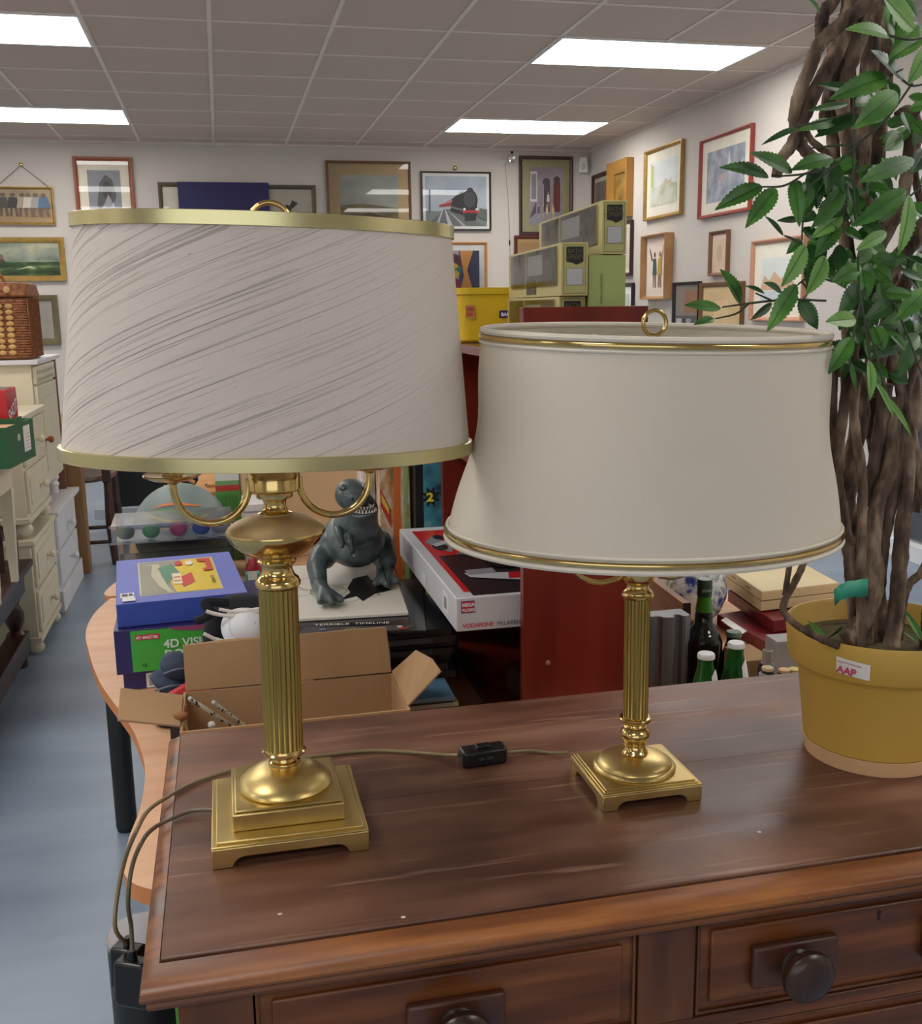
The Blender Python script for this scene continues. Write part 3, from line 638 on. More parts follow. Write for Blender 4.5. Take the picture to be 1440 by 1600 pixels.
vines = [
 ([(1304, -30), (1301, 0), (1286, 22), (1283, 42), (1285, 62)], (22, 20), (.96, .955)),
 ([(1395, -30), (1359, 0), (1328, 26), (1294, 54), (1277, 74), (1264, 108), (1249, 144), (1241, 178), (1243, 205), (1255, 232), (1275, 250), (1290, 262)], (24, 17), (.93, .955)),
 ([(1340, -30), (1328, 5), (1312, 70), (1290, 112), (1271, 146), (1258, 178), (1237, 225), (1219, 250), (1213, 275)], (28, 17), (.955, .94)),
 ([(1300, 60), (1304, 90), (1296, 140), (1288, 175), (1283, 205)], (24, 14), (.985, .97)),
 ([(1256, 200), (1266, 218), (1282, 232), (1300, 246)], 11, (.96, .98)),
 ([(1310, 100), (1299, 140), (1298, 185), (1303, 244), (1306, 300), (1318, 360), (1330, 420)], (18, 22), (.97, .98)),
 ([(1352, 20), (1344, 60), (1331, 97), (1322, 125), (1316, 170), (1322, 220), (1330, 270)], (22, 20), (.95, .96)),
 ([(1375, -20), (1369, 20), (1361, 66), (1356, 122), (1350, 200), (1345, 260), (1350, 330)], (24, 30), (.975, .965)),
 ([(1340, 0), (1326, 40), (1318, 90), (1330, 150), (1342, 210), (1338, 270), (1322, 340)], (30, 26), (.99, .99)),
 ([(1400, 0), (1388, 60), (1380, 130), (1372, 200), (1368, 260), (1372, 330), (1360, 400)], (26, 30), (.99, .97)),
 ([(1440, 150), (1425, 190), (1419, 240), (1412, 300), (1392, 350), (1362, 400), (1340, 450), (1330, 520), (1322, 590)], (14, 34), (.95, .935)),
 ([(1455, 340), (1430, 370), (1400, 410), (1375, 440), (1350, 500), (1345, 560)], (30, 30), (.95, .95)),
 ([(1445, 400), (1415, 440), (1398, 480), (1380, 520), (1370, 570), (1372, 620)], (24, 26), (.96, .95)),
 ([(1400, 180), (1420, 170), (1436, 200), (1428, 260), (1440, 330)], 12, (.98, .98)),
 ([(1300, 540), (1298, 600), (1299, 660), (1304, 730), (1316, 800), (1326, 870), (1332, 940), (1338, 1010)], (20, 22), (.945, .93)),
 ([(1322, 560), (1321, 610), (1312, 685), (1309, 745), (1318, 815), (1334, 850)], (20, 13), (.925, .92)),
 ([(1340, 580), (1333, 630), (1337, 685), (1346, 737), (1347, 790), (1345, 860), (1344, 930), (1347, 1010)], (17, 17), (.905, .90)),
 ([(1384, 600), (1375, 664), (1366, 720), (1350, 780), (1338, 810), (1318, 850)], (24, 18), (.93, .95)),
 ([(1400, 620), (1394, 685), (1388, 737), (1370, 790), (1363, 850), (1368, 905), (1356, 955), (1336, 985), (1322, 1000)], (22, 34), (.93, .915)),
 ([(1412, 600), (1407, 650), (1402, 737), (1390, 790), (1378, 850), (1372, 920), (1380, 1000)], (22, 26), (.945, .94)),
 ([(1404, 560), (1412, 640), (1418, 720), (1412, 800), (1406, 870), (1401, 940), (1392, 1010)], (22, 30), (.955, .905)),
 ([(1395, 540), (1405, 600), (1424, 680), (1438, 740), (1450, 800)], (16, 20), (.94, .94)),
 ([(1462, 850), (1440, 893), (1418, 915), (1408, 955), (1404, 1000)], (16, 14), (.95, .93)),
 ([(1445, 560), (1425, 590), (1413, 640)], (14, 10), (.93, .94)),
 ([(1330, 560), (1345, 640), (1330, 720), (1322, 800), (1335, 880), (1352, 960), (1350, 1010)], (30, 30), (.975, .965)),
 ([(1370, 540), (1362, 640), (1376, 720), (1372, 800), (1352, 880), (1345, 960), (1370, 1010)], (34, 34), (.985, .97)),
 ([(1420, 540), (1432, 620), (1425, 700), (1434, 760), (1428, 800)], (20, 18), (.985, .98)),
 ([(1350, 440), (1340, 500), (1330, 560), (1340, 620)], (34, 30), (.985, .98)),
 ([(1390, 420), (1400, 480), (1392, 540), (1400, 600)], (34, 30), (.985, .98)),
 ([(1456, 900), (1450, 960), (1446, 1010)], (22, 22), (.93, .93)),
]
b = MB()
for k, (p, w, y) in enumerate(vines): vine(p, w, y, b, k)
b.build('trunk', T)
b = MB()
vine([(1262, 850), (1255, 880), (1240, 912), (1226, 938), (1224, 955), (1238, 972), (1262, 988), (1290, 1002), (1310, 1010)], (12, 13), (.93, .90), b, 50)
vine([(1240, 850), (1232, 890), (1226, 930)], (10, 10), (.935, .93), b, 51)
b.build('side_branch', T)
LEAFM = mat('serrated_leaf', S(52, 96, 46), .42, cols=(S(40, 84, 24), S(64, 118, 38), S(100, 150, 62)), scale=(26, 26, 26), detail=3, rng=(.35, .72))
LEAFP = mat('pale_leaf', S(92, 138, 74), .45, cols=(S(82, 136, 48), S(126, 172, 84)), scale=(26, 26, 26), detail=3)
LEAFD = mat('deep_green_leaf', S(30, 60, 34), .42, cols=(S(24, 58, 22), S(46, 94, 34)), scale=(26, 26, 26), detail=3)
fol = MB()
def leaf(tip, base, w, nrm, m, curl=.12, fold=.25):
    """serrated leaf from base to tip, world coordinates, half width w"""
    tip, base = Vector(tip), Vector(base); ax = tip-base; L = ax.length; ax.normalize(); nrm = Vector(nrm); nrm = (nrm-ax*nrm.dot(ax)).normalized(); sd = ax.cross(nrm); i = fol.mi(m)
    N = 24; rows = []
    for k in range(N+1):
        t = k/N; prof = math.sin(PI*min(1, t**.78))**.85 if t < 1 else 0
        ww = w*prof*(1.04 if k % 2 else .88)
        c = base+ax*L*t+nrm*(-curl*L*(t-.35)**2)
        rows.append((c-sd*ww+nrm*ww*fold-PB, c-sd*ww*.5+nrm*ww*fold*.75-PB, c-PB, c+sd*ww*.5+nrm*ww*fold*.75-PB, c+sd*ww+nrm*ww*fold-PB))
    vs = [[fol.bm.verts.new(p) for p in r] for r in rows]
    for a, c in zip(vs, vs[1:]):
        for j in range(4):
            f = fol.bm.faces.new((a[j], a[j+1], c[j+1], c[j])); f.material_index = i
    im = fol.mi(LEAFD if m is not LEAFD else LEAFM); e = nrm*.0004; hw = sd*w*.035
    for a, c in zip(rows[1:-2], rows[2:-1]):
        for off in (e, -e):
            f = fol.bm.faces.new([fol.bm.verts.new(q) for q in (a[2]-hw+off, a[2]+hw+off, c[2]+hw+off, c[2]-hw+off)]); f.material_index = im
stm = MB(); GST = mat('green_twig', S(60, 68, 46), .6)
rnd = random.Random(5)
def lf(t, bs, w, y=.87, m=None, tilt=None):
    yy = y; p = on_y(t[0], t[1], yy-.012*rnd.random()); q = on_y(bs[0], bs[1], yy+.008)
    n = Vector((rnd.uniform(-.35, .35), -1, rnd.uniform(.1, .75))) if tilt is None else Vector(tilt)
    leaf(p, q, w/2*yy/FPX, n, m or rnd.choice((LEAFM, LEAFM, LEAFM, LEAFP, LEAFD)), fold=rnd.uniform(.15, .35), curl=rnd.uniform(.0, .25))
M_, P_, D_ = LEAFM, LEAFP, LEAFD
traced = [((1128, 257), (1202, 275), 30, .86, M_), ((1119, 324), (1191, 289), 32, .855, M_), ((1175, 236), (1239, 268), 30, .86, M_), ((1167, 352), (1213, 293), 34, .85, M_),
 ((1238, 262), (1302, 246), 32, .87, M_), ((1069, 476), (1126, 481), 24, .88, M_), ((1128, 420), (1158, 474), 30, .88, M_), ((1086, 504), (1117, 498), 17, .89, M_),
 ((1198, 518), (1244, 444), 34, .85, M_), ((1279, 514), (1248, 468), 34, .86, D_), ((1196, 337), (1224, 368), 15, .87, D_), ((1213, 345), (1250, 342), 12, .88, D_),
 ((1222, 448), (1259, 383), 36, .85, P_), ((1250, 352), (1240, 282), 28, .86, M_), ((1165, 446), (1194, 458), 12, .88, D_), ((1196, 440), (1222, 457), 18, .88, D_),
 ((1172, 500), (1206, 474), 15, .88, D_), ((1325, 39), (1392, 56), 34, .86, P_), ((1378, -8), (1427, 46), 46, .85, P_), ((1360, 78), (1412, 124), 46, .86, D_),
 ((1300, 151), (1390, 118), 40, .86, M_), ((1338, 196), (1403, 142), 42, .85, M_), ((1191, 223), (1246, 198), 12, .87, D_), ((1344, 282), (1429, 248), 36, .85, M_),
 ((1335, 352), (1418, 296), 38, .85, M_), ((1408, 398), (1422, 304), 38, .84, P_), ((1338, 390), (1385, 362), 24, .86, P_), ((1291, 502), (1337, 498), 32, .85, P_),
 ((1294, 584), (1331, 527), 32, .85, M_), ((1362, 625), (1358, 562), 22, .85, P_), ((1399, 652), (1370, 598), 15, .85, P_), ((1427, 682), (1384, 618), 12, .85, P_),
 ((1338, 612), (1326, 560), 12, .86, M_), ((1255, 330), (1262, 283), 30, .865, M_), ((1272, 355), (1320, 290), 34, .87, M_), ((1270, 370), (1316, 335), 30, .875, P_),
 ((1275, 400), (1310, 345), 34, .87, M_), ((1262, 460), (1290, 400), 34, .86, P_), ((1230, 395), (1252, 375), 20, .87, M_), ((1450, 215), (1428, 190), 30, .86, M_),
 ((1300, 440), (1345, 415), 30, .86, M_), ((1310, 490), (1350, 440), 36, .87, D_), ((1350, 500), (1400, 470), 34, .87, D_), ((1400, 500), (1450, 450), 36, .86, M_),
 ((1345, 560), (1420, 530), 30, .87, D_), ((1405, 590), (1420, 535), 36, .87, D_), ((1440, 470), (1400, 455), 30, .87, D_), ((1280, 130), (1340, 145), 20, .89, D_),
 ((1250, 200), (1310, 190), 20, .88, M_), ((1272, 214), (1345, 180), 26, .88, D_), ((1262, 172), (1325, 162), 14, .9, M_), ((1262, -6), (1281, 22), 14, .92, M_),
 ((1385, 95), (1440, 60), 30, .87, M_), ((1420, 130), (1450, 75), 34, .86, P_), ((1340, 250), (1300, 262), 28, .88, M_), ((1320, 300), (1290, 250), 30, .88, D_)]
for t, bs, w, y, m in traced: lf(t, bs, w, y, m)
clusters = [(1305, 345, 60, 85, 44), (1375, 465, 65, 65, 48), (1300, 300, 50, 60, 12), (1400, 250, 50, 80, 16), (1390, 160, 60, 40, 12), (1350, 560, 50, 30, 7), (1420, 30, 30, 40, 5), (1460, 300, 30, 200, 12)]
for cx, cy, rx, ry, n in clusters:
    for k in range(n):
        u = cx+rnd.uniform(-rx, rx); v = cy+rnd.uniform(-ry, ry); a = rnd.uniform(.15*PI, 1.1*PI); L = rnd.uniform(45, 75)
        lf((u-math.cos(a)*L*.6, v+math.sin(a)*L*.7), (u, v), rnd.uniform(24, 36), rnd.uniform(.87, .93), rnd.choice((LEAFM, LEAFD, LEAFM)))
fo = fol.build('foliage', T)
def tw(pts, w=4, y=.865):
    pp = [on_y(u, v, y)-PB for u, v in pts]; stm.tube(pp, [w/2*y/FPX]*(len(pp)-1)+[w/3*y/FPX], GST, n=6, sub=5)
for t in ([(1425, 130), (1385, 185), (1340, 225), (1300, 262), (1262, 296), (1255, 330), (1252, 380)], [(1300, 262), (1255, 272), (1205, 276)], [(1260, 270), (1225, 290), (1190, 292)], [(1340, 225), (1300, 228), (1262, 232)],
          [(1252, 380), (1235, 372), (1225, 368)], [(1300, 440), (1270, 430), (1252, 440), (1245, 446)], [(1252, 440), (1262, 455), (1252, 470)], [(1290, 470), (1240, 468), (1206, 470), (1170, 474), (1128, 480)], [(1206, 470), (1180, 458)], [(1170, 474), (1150, 490), (1117, 498)],
          [(1340, 400), (1344, 470), (1358, 520), (1372, 562)], [(1344, 470), (1332, 530), (1326, 580)], [(1350, 500), (1356, 540), (1360, 566)], [(1366, 545), (1374, 580), (1386, 618)], [(1390, 56), (1420, 62), (1450, 58)], [(1408, 124), (1425, 134), (1450, 130)],
          [(1390, 118), (1410, 108)], [(1422, 306), (1440, 290)], [(1334, 150), (1333, 260), (1336, 350)], [(1240, 198), (1280, 190), (1330, 175)], [(1395, 470), (1420, 530), (1445, 600)]):
    tw(t, 4)
stm.build('twigs', T)
# small leaves lying in the pot
fol = MB()
for t, bs, w in (((1262, 968), (1288, 1000), 14), ((1292, 1000), (1316, 978), 10), ((1412, 950), (1440, 1000), 16), ((1410, 985), (1436, 1004), 10)):
    p = on_y(t[0], t[1], .93); q = on_y(bs[0], bs[1], .905)
    leaf(p, q, w/2*.9/FPX, (0, -1, .4), LEAFM)
fol.build('fallen_leaves', T)
# tape tag wrapped on a stem
b = MB(); TG = mat('teal_tape', S(48, 150, 122), .5, var=.05); g = []
pxs = [((1302, 922), (1304, 947)), ((1312, 914), (1313, 938)), ((1324, 908), (1326, 934)), ((1337, 907), (1338, 932)), ((1346, 905), (1348, 934)), ((1356, 904), (1355, 930))]
for k, (a, c) in enumerate(pxs):
    y = .888-.004*math.sin(k*1.1); g.append((b.bm.verts.new(on_y(*a, y)-PB), b.bm.verts.new(on_y(*c, y)-PB)))
b.mi(TG)
for a, c in zip(g, g[1:]): b.bm.faces.new((a[1], c[1], c[0], a[0]))
tg = b.build('tape_tag', T); lab(tg, 'teal tape tag with handwriting around a stem'); so = tg.modifiers.new('t', 'SOLIDIFY'); so.thickness = .0004
# ---------------------------------------------------------------- pictures on the walls
def picture(label, x0, x1, z0, z1, fm, fw_, mtm, mw_, art, wall='back', depth=.03, inner=None, name='framed_picture', glass=True, bg=None, off=.004):
    w, h = x1-x0, z1-z0
    if wall == 'back': loc = ((x0+x1)/2, YB-off, z0); rz = 0
    else: loc = (XR-off, (x0+x1)/2, z0); rz = -PI/2       # x0..x1 are y values on the right wall
    t = thing(name, label, 'picture', loc, rz, None)
    # local: x right, -y towards the room, z up
    b = MB()
    prof = [(0, 0), (0, -depth), (fw_*.35, -depth*1.0), (fw_*.8, -depth*.7), (fw_, -depth*.55), (fw_, 0)]
    corners = [(-w/2, 0, 1, 1), (w/2, 0, -1, 1), (w/2, h, -1, -1), (-w/2, h, 1, -1)]
    rings = [[b.bm.verts.new((cx+sx*a, y, cz+sz*a)) for a, y in prof] for cx, cz, sx, sz in corners]; b.mi(fm)
    for k in range(4):
        r, s = rings[k], rings[(k+1) % 4]
        for j in range(len(prof)-1): b.bm.faces.new((r[j], r[j+1], s[j+1], s[j]))
    b.build('frame', t)
    yb = -depth*.3
    b = MB(); b.bb((-w/2+fw_*.6, yb, fw_*.6), (w/2-fw_*.6, 0, h-fw_*.6), mtm); b.build('mount', t, smooth=False)
    iw, ih = w-2*fw_-2*mw_, h-2*fw_-2*mw_
    O = (-iw/2, yb-.0008, fw_+mw_)
    sh = [(bg or flat(200, 196, 180), R4(0, 0, 1, 1))]+list(art)
    decal('print', t, sh, O, (iw, 0, 0), (0, 0, ih), .0006)
    if glass:
        b = MB(); b.face([(-w/2+fw_*.8, -depth*.62, fw_*.8), (w/2-fw_*.8, -depth*.62, fw_*.8), (w/2-fw_*.8, -depth*.62, h-fw_*.8), (-w/2+fw_*.8, -depth*.62, h-fw_*.8)], PGLASS); b.build('glazing', t, smooth=False, normals=False)
    return t
GOLD = mat('gilt_frame', S(172, 138, 72), .35, .5, var=.15, scale=(20, 20, 20))
ORB = mat('orange_brown_frame', S(142, 74, 40), .4); DKB = mat('dark_brown_frame', S(66, 36, 32), .4); BLK = flat(34, 30, 32, .4)
OAK = mat('light_oak_frame', S(176, 130, 84), .5, cols=(S(160, 114, 70), S(190, 146, 98)), scale=(6, 6, 6)); BRN = mat('brown_frame', S(118, 80, 50), .4); CHERRY = mat('cherry_frame', S(150, 62, 52), .4); PINKW = mat('pinkish_wood_frame', S(196, 142, 112), .5)
CM = flat(238, 232, 216, .8); WM = flat(244, 243, 240, .8); TANM = flat(214, 190, 150, .8); GRM = flat(162, 160, 122, .8)
def fig(x, y, s, c1, c2):   # a tiny standing figure: head, body, legs
    return [(c2, circ(x, y+s*.9, s*.07, s*.08, 10)), (c1, [(x-.10*s, y+.8*s), (x+.10*s, y+.8*s), (x+.16*s, y+.35*s), (x-.16*s, y+.35*s)]), (c2, [(x-.1*s, y+.36*s), (x-.02*s, y+.36*s), (x-.05*s, y), (x-.1*s, y)]), (c2, [(x+.02*s, y+.36*s), (x+.1*s, y+.36*s), (x+.12*s, y), (x+.05*s, y)])]
sepia = mat('sepia_scene', S(196, 178, 146), .8, cols=(S(170, 150, 120), S(206, 190, 160)), scale=(4, 4, 5))
a = [(flat(190, 160, 120), R4(0, 0, 1, .3))]
for x, c in ((.12, flat(96, 92, 88)), (.30, flat(70, 68, 70)), (.47, flat(190, 176, 156)), (.58, flat(214, 206, 190)), (.72, flat(168, 164, 160)), (.86, flat(88, 120, 150))): a += fig(x, .18, .72, c, flat(120, 98, 84))
p = picture('small gilt frame with dancing figures, hung from a nail by string', -1.745, -1.285, 2.03, 2.33, GOLD, .018, sepia, .0, a, bg=sepia)
b = MB(); b.tube([(-.2, -.01, .30), (0, -.008, .47), (.2, -.01, .30)], .003, flat(120, 104, 84), n=5, sub=1); b.build('hanging_string', p)
b = MB(); b.ball((0, -.006, .475), (.016, .006, .016), BRASS, 12); b.build('hook', p)
sea = mat('green_sea', S(40, 66, 36), .4, cols=(S(26, 46, 24), S(58, 88, 44), S(150, 168, 120)), scale=(5, 5, 22), rng=(.35, .75)); sky = mat('stormy_sky', S(150, 156, 140), .5, cols=(S(104, 116, 104), S(150, 158, 140), S(196, 190, 160)), scale=(5, 5, 9))
a = [(sea, R4(0, 0, 1, .42)), (flat(84, 66, 50), [(.22, .42), (.40, .42), (.37, .50), (.25, .50)]), (flat(130, 112, 90), [(.24, .5), (.30, .5), (.29, .72), (.27, .72)]), (flat(124, 106, 84), [(.31, .5), (.38, .5), (.36, .66), (.33, .66)]), (flat(206, 204, 176), [(.5, .18), (.66, .30), (.74, .2), (.64, .24)])]
picture('sea painting of a sailing ship in a wide gilt frame', -2.02, -1.235, 1.575, 1.93, GOLD, .045, sea, 0, a, bg=sky, glass=False)
p = picture('small cream-mounted picture behind the wicker basket', -1.86, -1.325, 1.05, 1.46, mat('green_gold_frame', S(112, 102, 72), .4, .3), .05, CM, .10, [(flat(120, 112, 104), R4(.2, .1, .8, .8))], bg=flat(196, 188, 176))
dog = [(flat(150, 152, 160), R4(.0, 0, 1, 1)), (flat(96, 92, 94), [(.25, .45), (.35, .8), (.55, .93), (.75, .85), (.85, .6), (.7, .35), (.4, .3)]), (flat(70, 62, 62), [(.40, .66), (.5, .82), (.68, .8), (.7, .6), (.55, .5)]), (flat(206, 204, 208), [(.2, .0), (.25, .3), (.45, .45), (.55, .36), (.75, .5), (.85, .2), (.82, 0)]), (flat(176, 172, 176), [(.45, .45), (.6, .62), (.7, .5), (.6, .3)])]
picture('portrait of a shaggy dog in an orange-brown frame', -1.113, -.64, 1.86, 2.575, ORB, .036, CM, .07, dog)
leafp = [(flat(86, 96, 66), [(.3, .55), (.45, .7), (.62, .6), (.5, .5)]), (flat(74, 86, 58), [(.5, .62), (.6, .82), (.75, .74), (.62, .6)]), (flat(120, 96, 60), [(.48, .1), (.52, .1), (.56, .62), (.52, .62)]), (flat(90, 100, 70), [(.3, .3), (.5, .42), (.48, .3)]), (flat(84, 96, 64), [(.55, .36), (.75, .5), (.7, .34)])]
GREENF = mat('dark_green_gilt_frame', S(92, 84, 62), .4, .3)
picture('green-gilt framed print left of the dark blue board, mostly covered', -.448, -.03, 1.93, 2.378, GREENF, .035, CM, .04, leafp, bg=CM)
picture('leafy plant print in a green-gilt frame right of the dark blue board', .40, .872, 1.93, 2.366, GREENF, .035, CM, .04, leafp, bg=CM)
b = MB(); b.bb((-.286, YB-.075, 1.93), (.470, YB-.05, 2.378), mat('dark_blue_board', S(34, 30, 86), .5, var=.04)); o = b.build('blue_board', bevel=.003); tag(o, 'dark blue board leaning across two framed prints on the back wall', 'board')
land = mat('moor', S(120, 110, 84), .8, cols=(S(110, 102, 80), S(150, 140, 106), S(180, 168, 130)), scale=(4, 4, 16)); lsky = mat('cloudy_print_sky', S(176, 178, 168), .8, cols=(S(172, 182, 184), S(212, 210, 194)), scale=(3, 3, 8))
picture('wide moorland landscape in tan mount and brown frame', .967, 1.715, 1.86, 2.575, BRN, .022, TANM, .095, [(land, [(0, 0), (1, 0), (1, .42), (.7, .46), (.4, .50), (0, .46)]), (flat(98, 88, 66), [(0, .2), (.5, .34), (1, .22), (1, .1), (.4, .16), (0, .1)])], bg=lsky)
tsky = mat('steam_sky', S(164, 172, 182), .7, cols=(S(172, 184, 198), S(206, 212, 216)), scale=(4, 4, 4))
K = flat(36, 38, 42); K2 = flat(70, 72, 76)
train = [(flat(132, 140, 134), R4(0, 0, 1, .30)), (flat(112, 114, 118), [(.0, 0), (.30, .34), (.42, .34), (.98, 0)]), (flat(196, 196, 196), [(.15, 0), (.27, .33), (.285, .33), (.20, 0)]), (flat(196, 196, 196), [(.36, 0), (.31, .33), (.325, .33), (.44, 0)]), (flat(178, 178, 178), [(.60, 0), (.35, .33), (.36, .33), (.66, 0)]),
  (flat(168, 60, 62), [(.22, .38), (.45, .40), (.45, .56), (.22, .42)]), (flat(206, 170, 160), [(.22, .42), (.45, .50), (.45, .53), (.22, .435)]), (K, [(.40, .30), (.62, .22), (.62, .70), (.56, .68), (.44, .56)]), (K, circ(.72, .52, .13, .22, 24)), (K, R4(.62, .2, .84, .42)), (K2, circ(.72, .54, .10, .17, 20)),
  (flat(54, 52, 56), [(.64, .68), (.70, .77), (.76, .77), (.80, .68)]), (flat(190, 50, 56), R4(.60, .26, .86, .32)), (K, R4(.64, .12, .82, .27)), (flat(236, 236, 230), circ(.63, .34, .02, .025)), (flat(236, 236, 230), circ(.83, .34, .02, .025)), (flat(110, 112, 112), [(.42, .36), (.6, .30), (.6, .34), (.42, .40)]), (flat(96, 104, 92), [(.86, .18), (1, .10), (1, .34), (.88, .36)]), (flat(84, 82, 80), R4(.06, .26, .075, .74))]
picture('steam locomotive print with black frame and white border', 1.806, 2.446, 1.988, 2.497, BLK, .014, WM, .025, train, bg=tsky)
b = MB(); b.ball((2.12, YB-.012, 2.53), (.02, .012, .02), BRASS, 12); tag(b.build('picture_hook'), 'brass hook above the steam locomotive print', 'hook')
pg = mat('mauve_street', S(122, 108, 118), .8, cols=(S(134, 120, 136), S(176, 162, 170)), scale=(5, 5, 5))
door = [(flat(150, 148, 156), R4(0, 0, 1, .25)), (flat(214, 214, 216), R4(.04, .40, .24, .92)), (flat(138, 136, 146), R4(.07, .44, .21, .88)), (flat(74, 60, 70), R4(.40, .22, .62, .70)), (flat(66, 54, 64), circ(.51, .74, .11, .07)), (flat(110, 44, 52), R4(.72, .22, .92, .74)), (flat(78, 50, 58), circ(.82, .78, .10, .06)), (flat(178, 174, 178), R4(.40, .22, .43, .70)), (flat(86, 74, 84), [(0, .1), (.2, .4), (.2, .2)])]
for x, c in ((.28, flat(90, 84, 96)), (.40, flat(150, 140, 140)), (.52, flat(206, 186, 160)), (.70, flat(210, 170, 130))): door += fig(x, .10, .26, c, flat(196, 168, 148))
door += fig(.55, .30, .28, flat(206, 204, 206), flat(150, 126, 124))
picture('print of children at a doorway in green mount and dark brown frame', 2.714, 3.222, 1.95, 2.642, DKB, .028, GRM, .065, door, bg=pg)
harl = [(flat(44, 50, 92), R4(.5, 0, 1, 1)), (flat(222, 160, 84), [(.52, 1), (.85, 1), (.7, .55), (.85, 0), (.5, 0), (.62, .4)]), (flat(92, 46, 66), circ(.40, .72, .17, .2)), (flat(230, 196, 62), circ(.36, .52, .16, .2)), (flat(60, 130, 116), [(.40, .60), (.56, .62), (.52, .45)]), (flat(226, 220, 210), [(.22, .40), (.36, .36), (.34, .66), (.24, .62)]), (flat(150, 40, 70), [(.12, 0), (.6, 0), (.5, .32), (.36, .38), (.2, .3)]), (flat(30, 26, 30), circ(.31, .55, .015, .02)), (flat(30, 26, 30), circ(.41, .55, .015, .02)), (flat(190, 40, 50), circ(.36, .42, .03, .015))]
picture('bright abstract portrait print in an orange wood frame above the yellow tub', 1.88, 2.405, 1.36, 1.885, mat('orange_wood_frame', S(190, 128, 66), .4), .022, WM, .05, harl, bg=flat(178, 170, 190))
picture('small red-brown framed print behind the boxed model buses', 2.665, 3.06, 1.5, 1.945, mat('red_brown_frame', S(96, 42, 34), .4), .03, flat(206, 172, 120, .8), .03, [], bg=flat(190, 158, 112))
# right wall (y far .. y near)
R_ = lambda *a, **k: picture(*a, wall='right', **{'glass': False, **k})
mir = mat('dark_print', S(96, 86, 76), .4, cols=(S(80, 70, 62), S(120, 112, 100)), scale=(6, 6, 6))
R_('dark-framed picture nearest the far right corner', 8.80, 9.245, 1.80, 2.46, DKB, .035, mir, .0, [(flat(176, 170, 150), R4(.0, .94, 1, 1)), (flat(176, 170, 150), R4(.0, 0, .05, 1))], bg=mir)
gm = mat('amber_print', S(150, 116, 50), .3, cols=(S(96, 70, 34), S(190, 152, 70)), scale=(9, 9, 9))
R_('wide golden wood frame with amber picture beside the corner', 8.33, 8.79, 2.03, 2.50, mat('golden_wood_frame', S(176, 128, 58), .35), .10, gm, .0, [], bg=gm, depth=.06)
pale = mat('pale_landscape', S(186, 188, 166), .8, cols=(S(176, 184, 146), S(212, 214, 196), S(222, 226, 222)), scale=(7, 7, 7))
R_('pale watercolour landscape in a gold frame, upper right wall', 7.35, 8.04, 1.965, 2.495, GOLD, .025, CM, .075, [(flat(190, 198, 140), [(0, 0), (.12, 0), (.14, .9), (0, 1)]), (pale, [(0, .0), (1, .0), (1, .42), (.6, .5), (.3, .42), (0, .46)]), (flat(206, 196, 170), [(.5, .40), (.8, .44), (.8, .56), (.7, .5), (.6, .58), (.5, .5)])], bg=mat('pale_sky', S(222, 228, 228), .8))
gre = mat('grey_blue_abstract', S(120, 124, 136), .8, cols=(S(128, 136, 150), S(160, 166, 178), S(200, 202, 208)), scale=(9, 9, 9))
R_('grey-blue print in a cherry red frame, partly behind the leaves', 6.31, 7.05, 1.90, 2.435, CHERRY, .022, CM, .075, [(flat(190, 160, 168), circ(.42, .45, .08)), (flat(206, 208, 214), [(.55, .6), (.6, .95), (.66, .6)])], bg=gre)
dn = [(flat(232, 220, 206), R4(0, 0, 1, .12))]+fig(.38, .15, .62, flat(62, 96, 90), flat(120, 84, 66))+fig(.62, .15, .62, flat(196, 160, 70), flat(170, 124, 96))
dn += [(flat(120, 84, 66), [(.30, .62), (.18, .82), (.15, .82), (.26, .6)]), (flat(170, 124, 96), [(.70, .62), (.84, .88), (.81, .88), (.66, .62)])]
R_('two dancing figures print in a deep light oak frame', 7.51, 7.98, 1.35, 1.845, OAK, .022, CM, .0, dn, bg=flat(240, 226, 212), depth=.07)
R_('tiny pale sketch in a narrow brown frame, between two larger pictures', 6.59, 6.856, 1.50, 1.80, BRN, .022, flat(232, 208, 186), .035, [(flat(206, 178, 152), circ(.5, .5, .25, .3))], bg=flat(222, 198, 176))
R_('watercolour town view in a pinkish wood frame, behind the leaves', 5.62, 6.25, 1.20, 1.70, PINKW, .025, CM, .09, [(flat(214, 180, 146), [(.0, .35), (.1, .62), (.25, .5), (.4, .7), (.6, .52), (.8, .66), (1, .4), (1, .28), (0, .28)]), (flat(206, 216, 220), R4(0, 0, 1, .25))], bg=flat(224, 228, 226))
shelfp = [(flat(150, 110, 84), R4(.4, .5, 1, .9)), (flat(90, 90, 92), R4(0, .05, 1, .45)), (flat(190, 190, 186), R4(.05, .05, .3, .4)), (flat(70, 62, 60), R4(.35, .05, .45, .4)), (flat(160, 160, 158), R4(.5, .05, .7, .4))]
R_('black-framed picture low on the right wall, left of its wooden neighbour', 7.0, 7.44, 1.02, 1.47, BLK, .022, flat(170, 162, 152), .0, shelfp, bg=flat(140, 130, 122))
R_('brown-framed golden picture low on the right wall, behind a leafy twig', 6.36, 6.985, 1.02, 1.455, BRN, .03, flat(226, 200, 150), .03, [(flat(226, 196, 150), R4(.3, .2, .7, .8))], bg=flat(216, 188, 140))
R_('narrow dark-framed cream print half hidden behind the top bus box', 8.30, 8.72, 1.55, 2.0, DKB, .025, CM, .03, [], bg=flat(212, 206, 188))
R_('black-framed white print low, just right of the green carton', 8.25, 8.72, 1.08, 1.49, BLK, .03, WM, .06, [], bg=flat(206, 206, 202))
